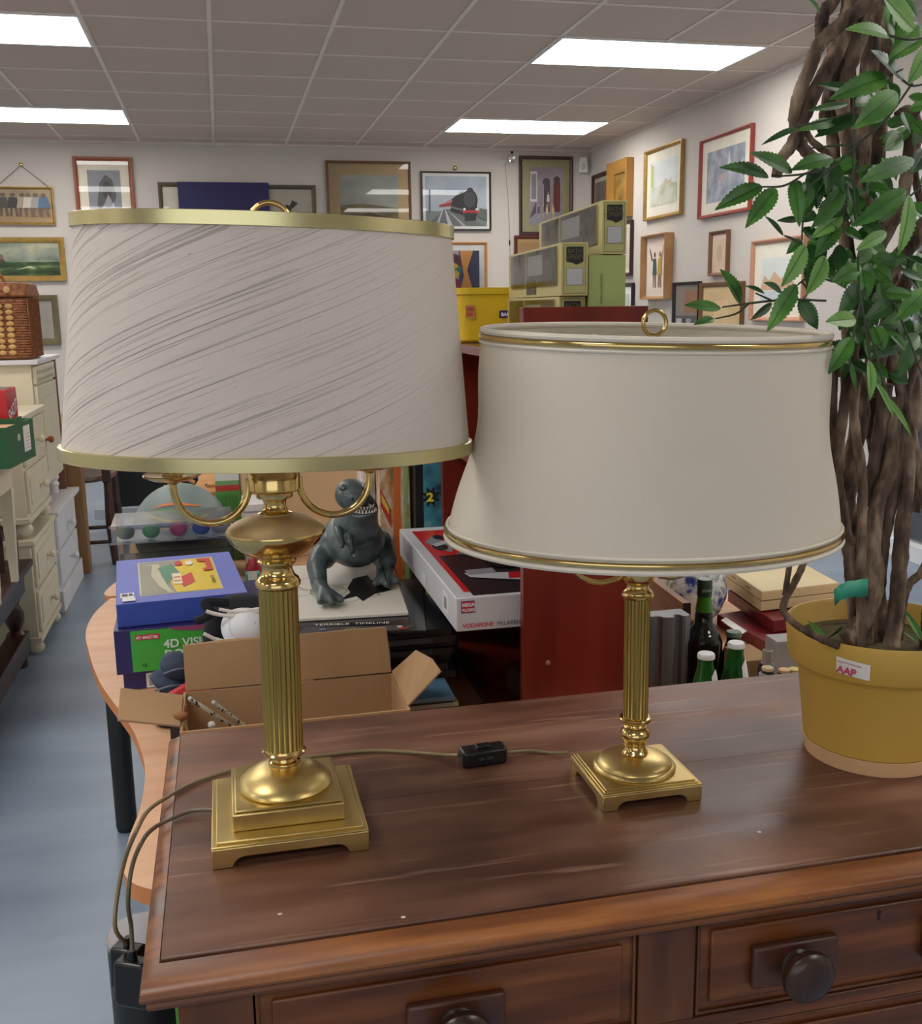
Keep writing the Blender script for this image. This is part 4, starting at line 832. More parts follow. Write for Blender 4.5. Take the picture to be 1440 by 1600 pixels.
# spot lamp with pull cord, and corner sensor
p0 = on_y(790, 247, YB)
t = thing('wall_spotlight', 'small chrome spot fitting high on the back wall with a thin cord', 'spotlight', (p0.x, YB, p0.z))
b = MB(); b.lathe([(.022, 0), (.024, .01), (.03, .06), (.034, .09), (.031, .092), (.012, .07)], mat('chrome', (.8, .8, .8, 1), .1, 1), c=(.02, -.05, 0), axis=Matrix.Rotation(PI/2+.3, 3, 'X'), n=24); b.build('lamp_head', t)
b = MB(); b.ball((.02, -.135, .03), .014, BLACK, 10); b.build('lens', t)
b = MB(); b.lathe([(.03, 0), (.03, .012), (.012, .03), (.01, .055)], WHITE, c=(-.03, 0, -.03), axis=Matrix.Rotation(PI/2, 3, 'X'), n=20); b.build('wall_mount', t)
b = MB(); b.tube([(-.01, -.008, -.05), (.02, -.008, -.4), (.03, -.008, -.75), (.04, -.008, -1.05)], .0022, flat(150, 146, 142), n=5, sub=3); b.ball((.03, -.008, -.74), (.008, .008, .03), BLACK, 8); b.build('cord', t)
t = thing('motion_sensor', 'white motion sensor in the upper far right corner of the room', 'sensor', (XR-.07, YB-.03, 2.50))
b = MB(); b.box((0, -.01, .07), (.09, .06, .14), WHITE, Matrix.Rotation(-.6, 3, 'Z'), taper=.8); b.build('housing', t, bevel=.01); b = MB(); b.ball((-.02, -.045, .05), (.02, .015, .03), flat(206, 206, 210, .2), 12); b.build('lens', t)
# ---------------------------------------------------------------- wavy edged tables behind the chest
TZ = .60
def table(name, label, outline, legs):
    t = thing(name, label, 'table', (outline[0][0], outline[0][1], 0)); o = Vector((outline[0][0], outline[0][1], 0))
    b = MB(); b.prism([(p[0]-o.x, p[1]-o.y) for p in outline], (0, 0, TZ-.024), X, Y_, (0, 0, .0235), BEECHE); e = b.build('edge_band', t)
    b = MB(); b.prism([(p[0]-o.x, p[1]-o.y) for p in outline], (0, 0, TZ-.0005), X, Y_, (0, 0, .0005), BEECH); b.build('tabletop', t, smooth=False)
    for x, y in legs:
        b = MB(); prof = []
        for k in range(20):
            a = 2*PI*k/20; r = .027*(1-.06*(k % 5 == 0)); prof.append((r*math.cos(a), r*math.sin(a)))
        b.prism(prof, (x-o.x, y-o.y, .012), X, Y_, (0, 0, TZ-.037), mat('black_powder_coat', S(30, 33, 36), .45)); lg = b.build('leg', t)
        b = MB(); b.lathe([(.022, 0), (.025, .002), (.025, .012)], BLACK, c=(x-o.x, y-o.y, 0), n=20); b.build('foot', lg)
    return t
def smooth_poly(pts, sub=6):
    out = []; L = len(pts)
    for q in range(L-1):
        p0, p1, p2, p3 = pts[max(q-1, 0)], pts[q], pts[q+1], pts[min(q+2, L-1)]
        for k in range(sub):
            t = k/sub; t2 = t*t; t3 = t2*t
            out.append(tuple(.5*((2*p1[i])+(p2[i]-p0[i])*t+(2*p0[i]-5*p1[i]+4*p2[i]-p3[i])*t2+(3*p1[i]-p0[i]-3*p2[i]+p3[i])*t3) for i in range(2)))
    out.append(tuple(pts[-1])); return out
left = [(-.315, 2.68), (-.338, 2.56), (-.343, 2.42), (-.325, 2.288), (-.275, 2.052), (-.201, 1.82), (-.173, 1.703), (-.158, 1.60), (-.157, 1.48), (-.165, 1.40), (-.167, 1.33), (-.158, 1.28), (-.12, 1.245), (-.06, 1.235)]
table('wavy_table', 'beech topped table with wavy edge and black legs just behind the chest of drawers', smooth_poly(left)+[(1.40, 1.235), (1.40, 2.05), (1.28, 2.22), (1.0, 2.45), (.8, 2.62), (.7, 2.68)], [(-.312, 2.60), (1.25, 2.1), (1.3, 1.35)])
table('wavy_table', 'further beech topped table, mostly hidden behind the toys', smooth_poly([(-.20, 4.0), (-.29, 3.9), (-.33, 3.6), (-.31, 3.2), (-.30, 2.95), (-.335, 2.75), (-.32, 2.70)])+[(.75, 2.70), (.75, 4.0)], [(.68, 3.9), (-.2, 3.85)])
bp = on_y(222, 1462, 1.335)
T = thing('post_stand', 'black round post with grey cap on the floor at the left of the chest', 'stand', (bp.x, 1.335, 0))
b = MB(); b.lathe([(.046, 0), (.046, .478)], mat('black_powder_coat', S(30, 33, 36), .45), n=40); b.build('post', T)
b = MB(); b.lathe([(.047, .478), (.047, .488), (.043, .492), (.01, .493)], flat(150, 148, 150, .3), n=40); b.build('cap', T)
gp = on_y(276, 1590, 1.3)
b = MB(); b.box((gp.x+.012, 1.31, .21), (.03, .002, .42), flat(110, 190, 70)); tag(b.build('green_card', smooth=False), 'green card strip standing behind the left edge of the chest', 'card')

def para(name, label, cat, N, L, R, h, m, group=None, bevel=.001, z=None):
    """box whose top face has near corner N, left corner L, right corner R (world) and height h"""
    N, L, R = Vector(N), Vector(L), Vector(R); base = Vector((N.x, N.y, N.z-h)); t = thing(name, label, cat, base, 0, group)
    l, r = L-N, R-N; l.z = r.z = 0
    b = MB(); b.prism([(0, 0), (1, 0), (1, 1), (0, 1)], (0, 0, 0), r, l, (0, 0, h), m); b.build('body', t, bevel=bevel)
    t['_r'] = tuple(r); t['_l'] = tuple(l); return t, r, l
# cardboard box ------------------------------------------------
CBX0, CBX1, CBY0, CBY1, CBZ = -.092, .247, 1.457, 1.622, .72
T = thing('cardboard_box', 'open brown cardboard box with flaps up behind the taller lamp', 'box', (CBX0, CBY0, TZ+.0005)); h = CBZ-TZ; w = CBX1-CBX0; d = CBY1-CBY0
b = MB(); th = .004
for a, c in (((0, 0, 0), (w, th, h)), ((0, d-th, 0), (w, d, h)), ((0, th, 0), (th, d-th, h)), ((w-th, th, 0), (w, d-th, h)), ((th, th, 0), (w-th, d-th, th))): b.bb(a, c, CARD)
b.build('carton', T, smooth=False)
def flap(pts, name='flap', th=.0035):
    p = [Vector(q)-Vector((CBX0, CBY0, TZ)) for q in pts]; n = (p[1]-p[0]).cross(p[-1]-p[0]).normalized()*th
    b = MB(); i = b.mi(CARD); A = [b.bm.verts.new(q) for q in p]; B = [b.bm.verts.new(q+n) for q in p]
    b.bm.faces.new(A[::-1]); b.bm.faces.new(B)
    for k in range(len(A)): j = (k+1) % len(A); b.bm.faces.new((A[k], A[j], B[j], B[k]))
    return b.build(name, T, smooth=False, bevel=.0008)
yb = CBY1
flap([(-.088, yb, .722), (.244, yb, .722), (.243, yb+.004, .760), (.238, yb+.006, .800), (.10, yb+.007, .799), (-.02, yb+.008, .800), (-.088, yb+.006, .797)])
flap([(.2475, 1.62, .722), (.2475, 1.47, .720), on_y(690, 1050, 1.475), on_y(676, 1030, 1.50), on_y(652, 1017, 1.56)])
flap([(-.0925, 1.475, .7205), (-.0925, 1.60, .7205), on_y(188, 1078, 1.56), on_y(183, 1128, 1.45)])
for (a, c, lbl) in (((297, 1092), (352, 1128), 'white pencil with dark speckles leaning left of its twin in the cardboard box'), ((334, 1098), (368, 1124), 'white pencil with black spots, right of the two in the cardboard box')):
    b = MB(); p, q = on_y(*a, 1.50), on_y(*c, 1.53); q = q+(q-p).normalized()*.05
    sp = mat('speckled_white', S(206, 200, 180), .5, cols=(S(60, 50, 44), S(214, 208, 184)), scale=(160, 160, 160), rng=(.42, .46)); b.tube([p, q], .0034, sp, sub=1, n=8); b.ball(p, .0038, flat(180, 180, 178, .3), 10)
    tag(b.build('pencil'), lbl, 'pencil', 'speckled pencils in the cardboard box')
b = MB(); p = on_y(283, 1118, 1.50); b.ball(p, (.011, .009, .008), flat(150, 96, 56, .6), 14); b.tube([p+Vector((.006, 0, .004)), p+Vector((.008, 0, .016))], [.003, .0022], flat(120, 72, 44), n=8, sub=1); b.tube([p+Vector((-.004, 0, -.004)), p+Vector((.01, .01, -.045))], .005, flat(190, 160, 90), n=8, sub=1)
tag(b.build('toy_animal'), 'small brown toy animal head peeping from the left of the cardboard box', 'toy')
b = MB(); p = on_y(330, 1131, 1.49); b.ball(p+Vector((0, .01, -.006)), .006, flat(206, 206, 200, .2), 12); b.tube([p+Vector((0, .01, -.006)), p+Vector((.02, .04, -.06))], .003, flat(190, 190, 180), n=8, sub=1); tag(b.build('glass_bead'), 'pale bead headed pin low in the cardboard box', 'bead')
# games stack --------------------------------------------------
def gbox(name, label, cat, p, w, d, h, yaw, m, group=None, bevel=.0012):
    t = thing(name, label, cat, p, yaw, group); b = MB(); b.bb((0, 0, 0), (w, d, h), m); b.build('carton', t, bevel=bevel); return t
NAVY = flat(40, 34, 96, .4); GRN = flat(70, 172, 62, .4)
t = gbox('toy_box', 'thin navy and green anatomy model box at the bottom of the games pile', 'toy box', (-.222, 1.985, TZ+.001), .27, .30, .034, .03, NAVY)
decal('print', t, [(GRN, R4(.046, .002, .265, .033)), (PAPER, R4(.042, .001, .092, .030)), (flat(200, 46, 60), R4(.058, .0292, .105, .0338))]+[(flat(90, 90, 96), R4(.047+.0023*k, .005, .047+.0023*k+(.0013 if k % 3 else .0007), .027)) for k in range(17)], (0, 0, 0), X, Z_, .0003)
text('lettering', t, '4D MASTER', .0048, (.060, 0, .0295), X, Z_, PAPER, base=.0022)
t = gbox('toy_box', 'navy and lime green dolphin model box in the middle of the games pile', 'toy box', (-.232, 1.975, TZ+.036), .30, .30, .088, .03, NAVY)
decal('print', t, [(GRN, R4(.030, .003, .298, .085)), (flat(200, 46, 60), R4(.038, .066, .084, .0765)), (flat(150, 70, 110), [(.10, .087), (.20, .087), (.19, .079), (.15, .076), (.11, .081)])], (0, 0, 0), X, Z_, .0004)
text('lettering', t, '4D MASTER', .0080, (.0395, 0, .0685), X, Z_, PAPER, base=.0022, bold=.0002)
text('lettering', t, '4D VISION', .0230, (.090, 0, .047), X, Z_, flat(226, 240, 220), base=.0022, bold=.0006)
text('lettering', t, 'DOLPHIN', .0230, (.090, 0, .026), X, Z_, flat(226, 240, 220), base=.0022, bold=.0006)
text('lettering', t, '18', .010, (.047, 0, .012), X, Z_, flat(20, 70, 30), base=.0022)
BLUE = mat('blue_card_box', S(54, 78, 168), .6, var=.06, scale=(30, 30, 30)); BLUEL = mat('blue_card_lid', S(112, 120, 196), .55, var=.04)
t = gbox('toy_box', 'old blue building set box with yellow picture label on top of the games pile', 'toy box', (-.225, 1.99, TZ+.125), .248, .37, .046, .09, BLUE)
dl = [(BLUEL, R4(.001, .001, .247, .369)), (flat(206, 196, 160), R4(.045, .045, .205, .330)), (flat(150, 148, 130), R4(.048, .049, .202, .326)), (flat(226, 196, 60), [(.115, .049), (.202, .049), (.202, .326), (.14, .326), (.12, .26), (.10, .2)]),
  (flat(196, 190, 160), [(.055, .30), (.075, .29), (.070, .2), (.085, .1), (.10, .055), (.11, .05), (.10, .1), (.09, .2), (.09, .3)]), (flat(90, 140, 110), [(.085, .26), (.115, .29), (.13, .2), (.10, .12)]), (flat(200, 60, 50), [(.125, .16), (.152, .20), (.155, .12), (.13, .08)]), (flat(236, 220, 190), R4(.112, .11, .13, .2)), (flat(210, 120, 60), R4(.114, .13, .128, .14)), (flat(210, 120, 60), R4(.114, .16, .128, .17)),
  (flat(200, 50, 50), circ(.13, .285, .008, .02)), (flat(240, 226, 210), circ(.152, .28, .008, .02)), (flat(196, 66, 40), [(.178, .20), (.198, .20), (.198, .31), (.170, .31), (.170, .29), (.186, .28), (.186, .22), (.178, .22)])]
decal('label_print', t, dl, (0, 0, .046), X, Y_, .0003)
text('lettering', t, 'BUILDING SET', .010, (.194, .08, .046), Y_, -X, flat(60, 40, 30), base=.006)
text('lettering', t, 'Bayko', .028, (.172, .30, .046), -Y_*.9+X*.0, X, flat(190, 50, 36), base=.0062, bold=.001) if False else None
decal('price_sticker', t, [(PAPER, R4(.008, .042, .034, .075)), (flat(60, 60, 60), R4(.011, .05, .022, .068)), (flat(60, 60, 60), R4(.024, .052, .031, .066)), (PAPER, R4(.012, .008, .036, .034))], (0, 0, .046), X, Y_, .0006, base=.001)
# plastic toys behind the pile
t = gbox('plastic_tray', 'smoky see-through plastic tray under the tub of coloured shapes', 'tray', (-.272, 2.56, TZ+.104), .275, .16, .062, .035, FILM2)
t = gbox('storage_tin', 'dull bronze tin supporting the plastic tray behind the games pile', 'tin', (-.262, 2.56, TZ+.001), .25, .16, .10, .035, flat(88, 78, 52, .4))
t = gbox('plastic_tub', 'clear plastic tub of coloured shapes on the smoky tray', 'tub', (-.286, 2.55, TZ+.168), .29, .17, .044, .035, FILM)
b = MB()
for a, c in (((-.004, -.004, .040), (.294, 0, .045)), ((-.004, -.004, -.001), (.294, 0, .003))): b.bb(a, c, FILM)
b.build('rim', t)
for k, (x, c, n) in enumerate(((.03, (120, 130, 60), 'olive'), (.09, (110, 190, 60), 'lime green'), (.155, (206, 70, 90), 'pink red'), (.21, (50, 90, 170), 'blue'), (.255, (170, 176, 180), 'pale grey'))):
    b = MB(); b.ball((-.286+x, 2.555+x*.035+.03, TZ+.169+.019), (.022, .018, .018), flat(*c), 14); tag(b.build('toy_shape'), n+' plastic shape inside the clear tub', 'toy shape')
bm_ = mat('striped_ball', S(120, 134, 130), .5)
b = MB(); b.ball((0, 0, 0), .128, bm_, 40); T = thing('play_ball', 'grey-green ball with coloured swirls behind the clear tub', 'ball', (-.137, 2.87, TZ+.129)); b.build('ball', T)
for k, (c, a0) in enumerate((((226, 130, 70), .62), ((110, 170, 80), .50), ((236, 206, 80), .40), ((60, 70, 120), .34), ((236, 206, 80), .26), ((206, 70, 60), .12), ((90, 150, 80), .02))):
    b = MB(); i = b.mi(flat(*c)); pr = None
    for j in range(17):
        az = -PI/2+(-.75+1.45*j/16)+.15*math.sin(k*2); e = a0+.16*math.sin(j/16*PI*1.3+k)*.6+.10*(j/16); hw = .030*(math.sin(PI*j/16))+.001
        q = [Vector((.1312*math.cos(e+s)*math.cos(az), .1312*math.cos(e+s)*math.sin(az), .1312*math.sin(e+s))) for s in (-hw, hw)]
        q = [b.bm.verts.new(v) for v in q]
        if pr: b.bm.faces.new((pr[0], q[0], q[1], pr[1]))
        pr = q
    b.build('painted_swirl', T)
# wooden rack, green box, cartons further back
p = on_y(284, 800, 3.05)
T = thing('wooden_crate', 'small beech rack with slats and oval holes behind the ball', 'rack', (p.x-.004, 3.08, TZ+.001))
RW = mat('rack_wood', S(206, 148, 92), .5, cols=(S(196, 136, 80), S(218, 164, 108)), scale=(3, 20, 20))
b = MB(); b.prism([(.05, 0), (.16, 0), (.16, .225), (.08, .17)], (0, 0, 0), X, Z_, (0, .02, 0), RW); b.prism([(.05, .15), (.16, .15), (.16, .21), (.08, .21)], (0, .02, 0), X, Z_, (0, .16, .03), RW); b.build('side_panel', T)
b = MB(); b.prism([(0, 0), (.11, 0), (.14, .14), (.05, .14)], (.03, .0, .185), X, Vector((0, 1, .45)).normalized(), (0, 0, .008), RW); tp = b.build('top_panel', T)
decal('oval_hole', tp, [(flat(60, 36, 22), circ(.062, .035, .020, .010)), (flat(60, 36, 22), circ(.095, .10, .020, .010))], (.03, 0, .1935), X, Vector((0, 1, .45)).normalized(), .0008)
for k in range(4):
    b = MB(); b.box((-.005-.0*k, .06+.05*k, .16+.018*k), (.10, .016, .008), RW, Matrix.Rotation(.35+.06*k, 3, 'Y')); b.build('slat', T)
b = MB(); b.bb((-.05, .02, 0), (.05, .2, .13), RW); b.build('base_box', T)
t = gbox('toy_box', 'tall green box with white top behind the rack', 'toy box', (-.042, 3.01, TZ+.001), .070, .05, .272, .0, flat(92, 160, 74, .5))
decal('print', t, [(flat(220, 220, 214), R4(0, .235, .068, .272)), (flat(196, 60, 54), R4(0, .205, .068, .222)), (flat(120, 170, 110), R4(0, .222, .068, .235))]+[(flat(76, 140, 60), R4(.006+.010*k, .01, .009+.010*k, .195)) for k in range(6)], (0, 0, 0), X, Z_)
text('lettering', t, 'LAWN', .012, (.010, 0, .250), X, Z_, flat(120, 130, 120), base=.003) if False else None
CARD2 = mat('pale_carton', S(196, 168, 130), .85, var=.03)
t = gbox('carton', 'large pale brown carton behind the dinosaur and brass urn', 'carton', (.032, 3.0, TZ+.001), .41, .3, .30, 0, CARD2)
b = MB(); b.prism([(0, .19), (.0, .28), (.13, .13), (.13, .08)], (-.0, -.03, 0), X, Z_, (0, .004, 0), CARD2); b.build('flap', t, smooth=False)
t = gbox('game_box', 'white game box with ribbed side between the green box and the carton', 'box', (.030, 2.80, TZ+.001), .075, .15, .200, 0, flat(214, 212, 210))
decal('ridges', t, [(flat(150, 150, 152), R4(.002, .13+.016*k, .073, .134+.016*k)) for k in range(4)], (0, 0, 0), X, Z_)
# soft things between the pile and the lamp column
SL = mat('slate_sock', S(62, 72, 92), .9, var=.2, scale=(60, 60, 60)); DK = mat('black_cloth', S(22, 22, 30), .9, var=.2, scale=(30, 30, 30), bump=.5)
for k, ((u, v), r, lb) in enumerate((((276, 1040), (.030, .03, .024), 'rolled slate blue sock, upper of the two by the dolphin box'), ((266, 1066), (.036, .03, .018), 'rolled slate blue sock, lower of the two by the cardboard flap'))):
    p = on_y(u, v, 1.80); b = MB(); b.ball((0, 0, 0), r, SL, 24, Matrix.Rotation(.5, 3, 'Y')); b.tube([(-r[0]*.7, -.026, -.004), (0, -.032, .004), (r[0]*.7, -.026, .002)], .002, flat(96, 104, 120), n=6, sub=4)
    o = b.build('rolled_sock'); o.location = p; tag(o, lb, 'sock', 'rolled socks')
b = MB(); b.lathe([(.028, 0), (.036, .01), (.034, .03), (.02, on_y(266, 1066, 1.80).z-TZ-.016)], DK, n=20); o = b.build('black_cloth'); p = on_y(266, 1066, 1.80); o.location = (p.x, 1.80, TZ+.001); tag(o, 'small heap of black cloth under the rolled socks', 'cloth')
p = on_y(300, 1085, 1.72); b = MB(); b.prism([(-.04, -.03), (.03, .0), (.03, .035), (-.04, .0)], (0, 0, 0), X, Z_, (0, .02, 0), flat(196, 50, 50)); b.prism([(-.04, -.04), (.03, -.012), (.03, .0), (-.04, -.03)], (0, -.001, 0), X, Z_, (0, .02, 0), flat(222, 206, 120)); b.prism([(-.04, -.10), (.03, -.10), (.03, -.012), (-.04, -.04)], (0, -.001, 0), X, Z_, (0, .02, 0), flat(30, 30, 40)); o = b.build('striped_packet'); o.location = p; tag(o, 'red, cream and black packet beside the cardboard box corner', 'packet')
p = on_y(362, 1000, 1.86)
b = MB(); b.lathe([(.066, -.165), (.070, -.10), (.070, -.03), (.055, .02), (.03, .035), (.005, .038)], DK, n=28, sy=.8); b.tube([(-.075, -.05, .01), (-.05, -.07, .028), (-.06, -.06, .045), (-.02, -.05, .040)], .008, DK, n=8); o = b.build('black_bag'); o.location = (p.x+.018, 1.87, .768); tag(o, 'crumpled black cloth bag under the white mask', 'bag')
b = MB(); q = [on_y(a, c, 1.775) for a, c in ((318, 990), (335, 998), (352, 1002), (372, 1003))]; q2_ = [on_y(a, c, 1.775) for a, c in ((322, 955), (340, 960), (365, 962), (400, 956), (420, 957))]
b.tube(q, .0035, flat(222, 214, 206, .8), n=8); b.tube(q2_, .0035, flat(222, 214, 206, .8), n=8); b.tube([on_y(a, c, 1.775) for a, c in ((342, 952), (370, 956), (405, 951))], .003, flat(222, 214, 206, .8), n=8); tag(b.build('white_strap'), 'white straps lying across the black cloth bag', 'strap')
p = on_y(388, 985, 1.79)
T = thing('face_mask', 'white moulded mask on the black bag behind the fluted column', 'mask', p)
b = MB(); R0 = Matrix.Rotation(.5, 3, 'Y') @ Matrix.Rotation(.9, 3, 'X'); b.lathe([(.0485, -.006), (.0495, -.003), (.047, .0), (.044, .004), (.041, .016), (.035, .028), (.026, .036), (.012, .041), (.001, .042)], flat(226, 228, 232, .4), n=36, sx=1.0, sy=.85, axis=R0, cap=False); b.build('shell', T)
b = MB(); b.tube([R0@Vector((.04*math.cos(a), .034*math.sin(a), .017)) for a in [2*PI*k/24 for k in range(24)]], .0014, flat(196, 198, 204), n=6, sub=1, closed=True); b.build('ridge', T)
# little things by the bowl
p = on_y(394, 905, 2.46); t = gbox('small_carton', 'little teal carton right of the blue building set box', 'carton', (p.x-.015, 2.46, TZ+.001), .034, .03, p.z+.012-TZ, 0, flat(60, 150, 140)); decal('label', t, [(flat(220, 232, 226), R4(.005, .078, .027, .10))], (0, 0, 0), X, Z_)
p = on_y(397, 880, 2.56); b = MB(); b.lathe([(.02, 0), (.022, .02), (.022, p.z-TZ-.01), (.012, p.z-TZ+.012), (.002, p.z-TZ+.016)], flat(150, 30, 40, .3), n=24); o = b.build('red_canister'); o.location = (p.x, 2.56, TZ+.001); tag(o, 'dark red round canister glimpsed left of the brass urn', 'canister')
# stack of books under the dinosaur -----------------------------
zc = TZ+.001; mg = [((70, 90, 130), .010), ((206, 206, 210), .006), ((44, 60, 120), .012), ((60, 150, 100), .010), ((40, 44, 52), .009), ((196, 150, 120), .008), ((120, 90, 80), .010), ((210, 200, 170), .008), ((46, 60, 66), .010), ((90, 130, 160), .008)]
nm = ['steel blue', 'white', 'navy', 'green', 'charcoal', 'peach', 'brown', 'cream', 'dark slate', 'pale blue']
rnd = random.Random(3)
for k, (c, h) in enumerate(mg):
    t = gbox('magazine', nm[k]+' spined magazine in the lower part of the pile right of the cardboard box', 'magazine', (.262+rnd.uniform(-.006, .006), 1.575+rnd.uniform(-.01, .01), zc), .080+rnd.uniform(-.010, .012), .30, h-.0006, rnd.uniform(-.03, .02), flat(*c), 'magazines at the bottom of the pile', bevel=.0006); zc += h
t0 = None; pos = ['lowest', 'second', 'third', 'fourth', 'fifth', 'sixth', 'seventh']
for k in range(7):
    t = gbox('black_book', 'black hardback in the pile under the dinosaur, '+pos[k]+' of the black ones counting upward', 'book', (.118+rnd.uniform(-.008, .008), 1.655+rnd.uniform(-.012, .012), zc), .235+rnd.uniform(-.012, .008), .33, .0123, rnd.uniform(-.03, .03), flat(26+3*(k % 3), 26+3*(k % 2), 30, .35), 'black books under the dinosaur', bevel=.001)
    b = MB(); b.bb((.003, .0008-.0014, .002), (.20, .01, .0105), flat(60, 60, 64)) if k % 2 else b.bb((.003, .0, .002), (.221, .005, .0105), flat(44, 44, 48)); b.build('pages', t, smooth=False)
    zc += .0128
# black covered book (title) and white book on top
t = gbox('annual_book', 'glossy black annual titled Terrible Timeline near the top of the pile', 'book', (.075, 1.665, zc), .235, .34, .006, -.16, flat(24, 24, 28, .2))
decal('print', t, [(flat(70, 66, 68), [(.02, .005), (.2, .005), (.22, .03), (.03, .04)]), (flat(110, 110, 60), circ(.11, .020, .014, .009)), (flat(150, 40, 40), circ(.195, .012, .010, .006)), (flat(180, 180, 180), circ(.19, .022, .005, .006)), (flat(160, 150, 60), circ(.155, .018, .004, .004)), (flat(120, 140, 150), circ(.06, .018, .006, .005))], (0, 0, .006), X, Y_, .0004)
text('lettering', t, 'TERRIBLE  TIMELINE', .0145, (.045, .034, .006), X, Y_, flat(216, 210, 196), base=.004)
zw = zc+.0065
t = gbox('picture_book', 'cream cover book with black ink drawing under the dinosaur feet', 'book', (.058, 1.735, zw), .235, .38, .006, -.075, flat(226, 220, 206, .4))
ink = flat(30, 28, 30, .4)
def ring(cx, cy, r, w=.0016, ry=None, a0=0, a1=2*PI, n=20):
    ry = ry or r; o = circ(cx, cy, r, ry, n, a0, a1); i_ = circ(cx, cy, r-w, ry-w, n, a0, a1); return [(ink, [o[k], o[(k+1)], i_[(k+1)], i_[k]]) for k in range(n-1)]
dr_ = [(ink, [(.135, .18), (.15, .25), (.18, .27), (.185, .23), (.215, .24), (.20, .19), (.218, .15), (.185, .13), (.16, .085), (.15, .12), (.12, .10), (.14, .15)])]
for a in ((.07, .22, .03, .0016, .05), (.10, .14, .035, .0016, .045), (.05, .12, .025), (.12, .05, .04, .0016, .03), (.17, .05, .02), (.14, .30, .03, .0016, .02), (.05, .30, .02)): dr_ += ring(*a)
dr_ += [(ink, R4(.204, .05, .206, .24)), (ink, R4(.227, .05, .229, .24))]
decal('print', t, dr_, (0, 0, .006), X, Y_, .00025)
text('lettering', t, 'BOOP', .022, (.2085, .235, .006), -Y_, X, flat(40, 60, 90), base=.016) if False else None
ZB = zw+.0135
# dinosaur ------------------------------------------------------
DG = mat('grey_green_rubber', S(66, 76, 78), .35, cols=(S(46, 52, 52), S(74, 86, 88), S(96, 106, 106)), scale=(30, 30, 30), bump=.6, bscale=(260, 260, 260), bdist=.0012)
f1 = on_z(513, 940, ZB); f2 = on_z(603, 912, ZB)
Yc = 1.93
def P(u, v, y): return on_y(u, v, y)
T = thing('toy_dinosaur', 'grey rubber toy dinosaur with open toothy mouth standing on the books', 'toy dinosaur', Vector((.22, 1.9, ZB)))
o_ = Vector((.22, 1.9, ZB))
J = {'pel': (P(552, 846, 2.01), .050), 'bel': (P(552, 843, 1.94), .053), 'che': (P(556, 822, 1.89), .041), 'nec': (P(564, 797, 1.88), .033), 'hed': (P(560, 780, 1.86), .024),
 'h1': (P(506, 862, 1.94), .024), 'k1': (P(494, 884, 1.90), .0195), 'a1': (P(499, 916, 1.87), .0155), 'f1': (f1+Vector((-.006, .016, .012)), .015), 't1': (f1+Vector((.004, -.022, .006)), .008), 't1b': (f1+Vector((-.016, -.016, .006)), .007), 't1c': (f1+Vector((.022, -.012, .006)), .007),
 'h2': (P(597, 858, 1.97), .026), 'k2': (P(604, 874, 1.94), .0205), 'a2': (P(600, 897, 1.97), .0165), 'f2': (f2+Vector((0, .014, .012)), .015), 't2': (f2+Vector((-.002, -.024, .006)), .008), 't2b': (f2+Vector((-.022, -.014, .006)), .007), 't2c': (f2+Vector((.018, -.014, .006)), .007),
 'ta': (P(550, 850, 2.08), .036), 'tb': (P(552, 850, 2.20), .024), 'tc': (P(566, 870, 2.32), .013), 'td': (P(580, 880, 2.40), .005)}
E = [('pel', 'bel'), ('bel', 'che'), ('che', 'nec'), ('nec', 'hed'), ('pel', 'h1'), ('h1', 'k1'), ('k1', 'a1'), ('a1', 'f1'), ('f1', 't1'), ('f1', 't1b'), ('f1', 't1c'), ('pel', 'h2'), ('h2', 'k2'), ('k2', 'a2'), ('a2', 'f2'), ('f2', 't2'), ('f2', 't2b'), ('f2', 't2c'), ('pel', 'ta'), ('ta', 'tb'), ('tb', 'tc'), ('tc', 'td')]
rn = {k: (v[0]-o_, v[1]) for k, v in J.items()}
b = MB()
def seg(a, c, fa=1, fc=1): b.tube([rn[a][0], rn[c][0]], [rn[a][1]*fa, rn[c][1]*fc], DG, n=16, sub=4)
b.ball(P(552, 842, 1.95)-o_, (.060, .085, .044), DG, 32, Matrix.Rotation(.25, 3, 'X'))
b.ball(P(556, 822, 1.895)-o_, (.043, .045, .036), DG, 28)
b.ball(P(508, 860, 1.95)-o_, (.024, .040, .036), DG, 24); b.ball(P(596, 858, 1.98)-o_, (.026, .042, .038), DG, 24)
for a, c in (('che', 'nec'), ('nec', 'hed'), ('h1', 'k1'), ('k1', 'a1'), ('a1', 'f1'), ('f1', 't1'), ('f1', 't1b'), ('f1', 't1c'), ('h2', 'k2'), ('k2', 'a2'), ('a2', 'f2'), ('f2', 't2'), ('f2', 't2b'), ('f2', 't2c'), ('pel', 'ta'), ('ta', 'tb'), ('tb', 'tc'), ('tc', 'td')): seg(a, c)
for k in ('k1', 'a1', 'f1', 't1', 't1b', 't1c', 'k2', 'a2', 'f2', 't2', 't2b', 't2c', 'nec', 'ta', 'tb', 'tc', 'hed'): b.ball(rn[k][0], rn[k][1], DG, 16)
ob = b.build('body', T)
rm = ob.modifiers.new('merge', 'REMESH'); rm.mode = 'VOXEL'; rm.voxel_size = .003; rm.use_smooth_shade = True
sm_ = ob.modifiers.new('soften', 'SMOOTH'); sm_.factor = .6; sm_.iterations = 6
hc = P(553, 776, 1.84)-o_
b = MB(); b.ball(hc+Vector((-.004, .0, .004)), (.031, .040, .027), DG, 28, Matrix.Rotation(.25, 3, 'X')); b.ball(hc+Vector((0, -.02, .0)), (.026, .026, .020), DG, 24)
for s in (-1, 1): b.ball(hc+Vector((s*.020, -.012, .020)), (.009, .014, .006), DG, 12)
for s in (-1, 1): b.ball(hc+Vector((s*.008, -.045, .004)), (.003, .003, .003), flat(24, 26, 26), 8)
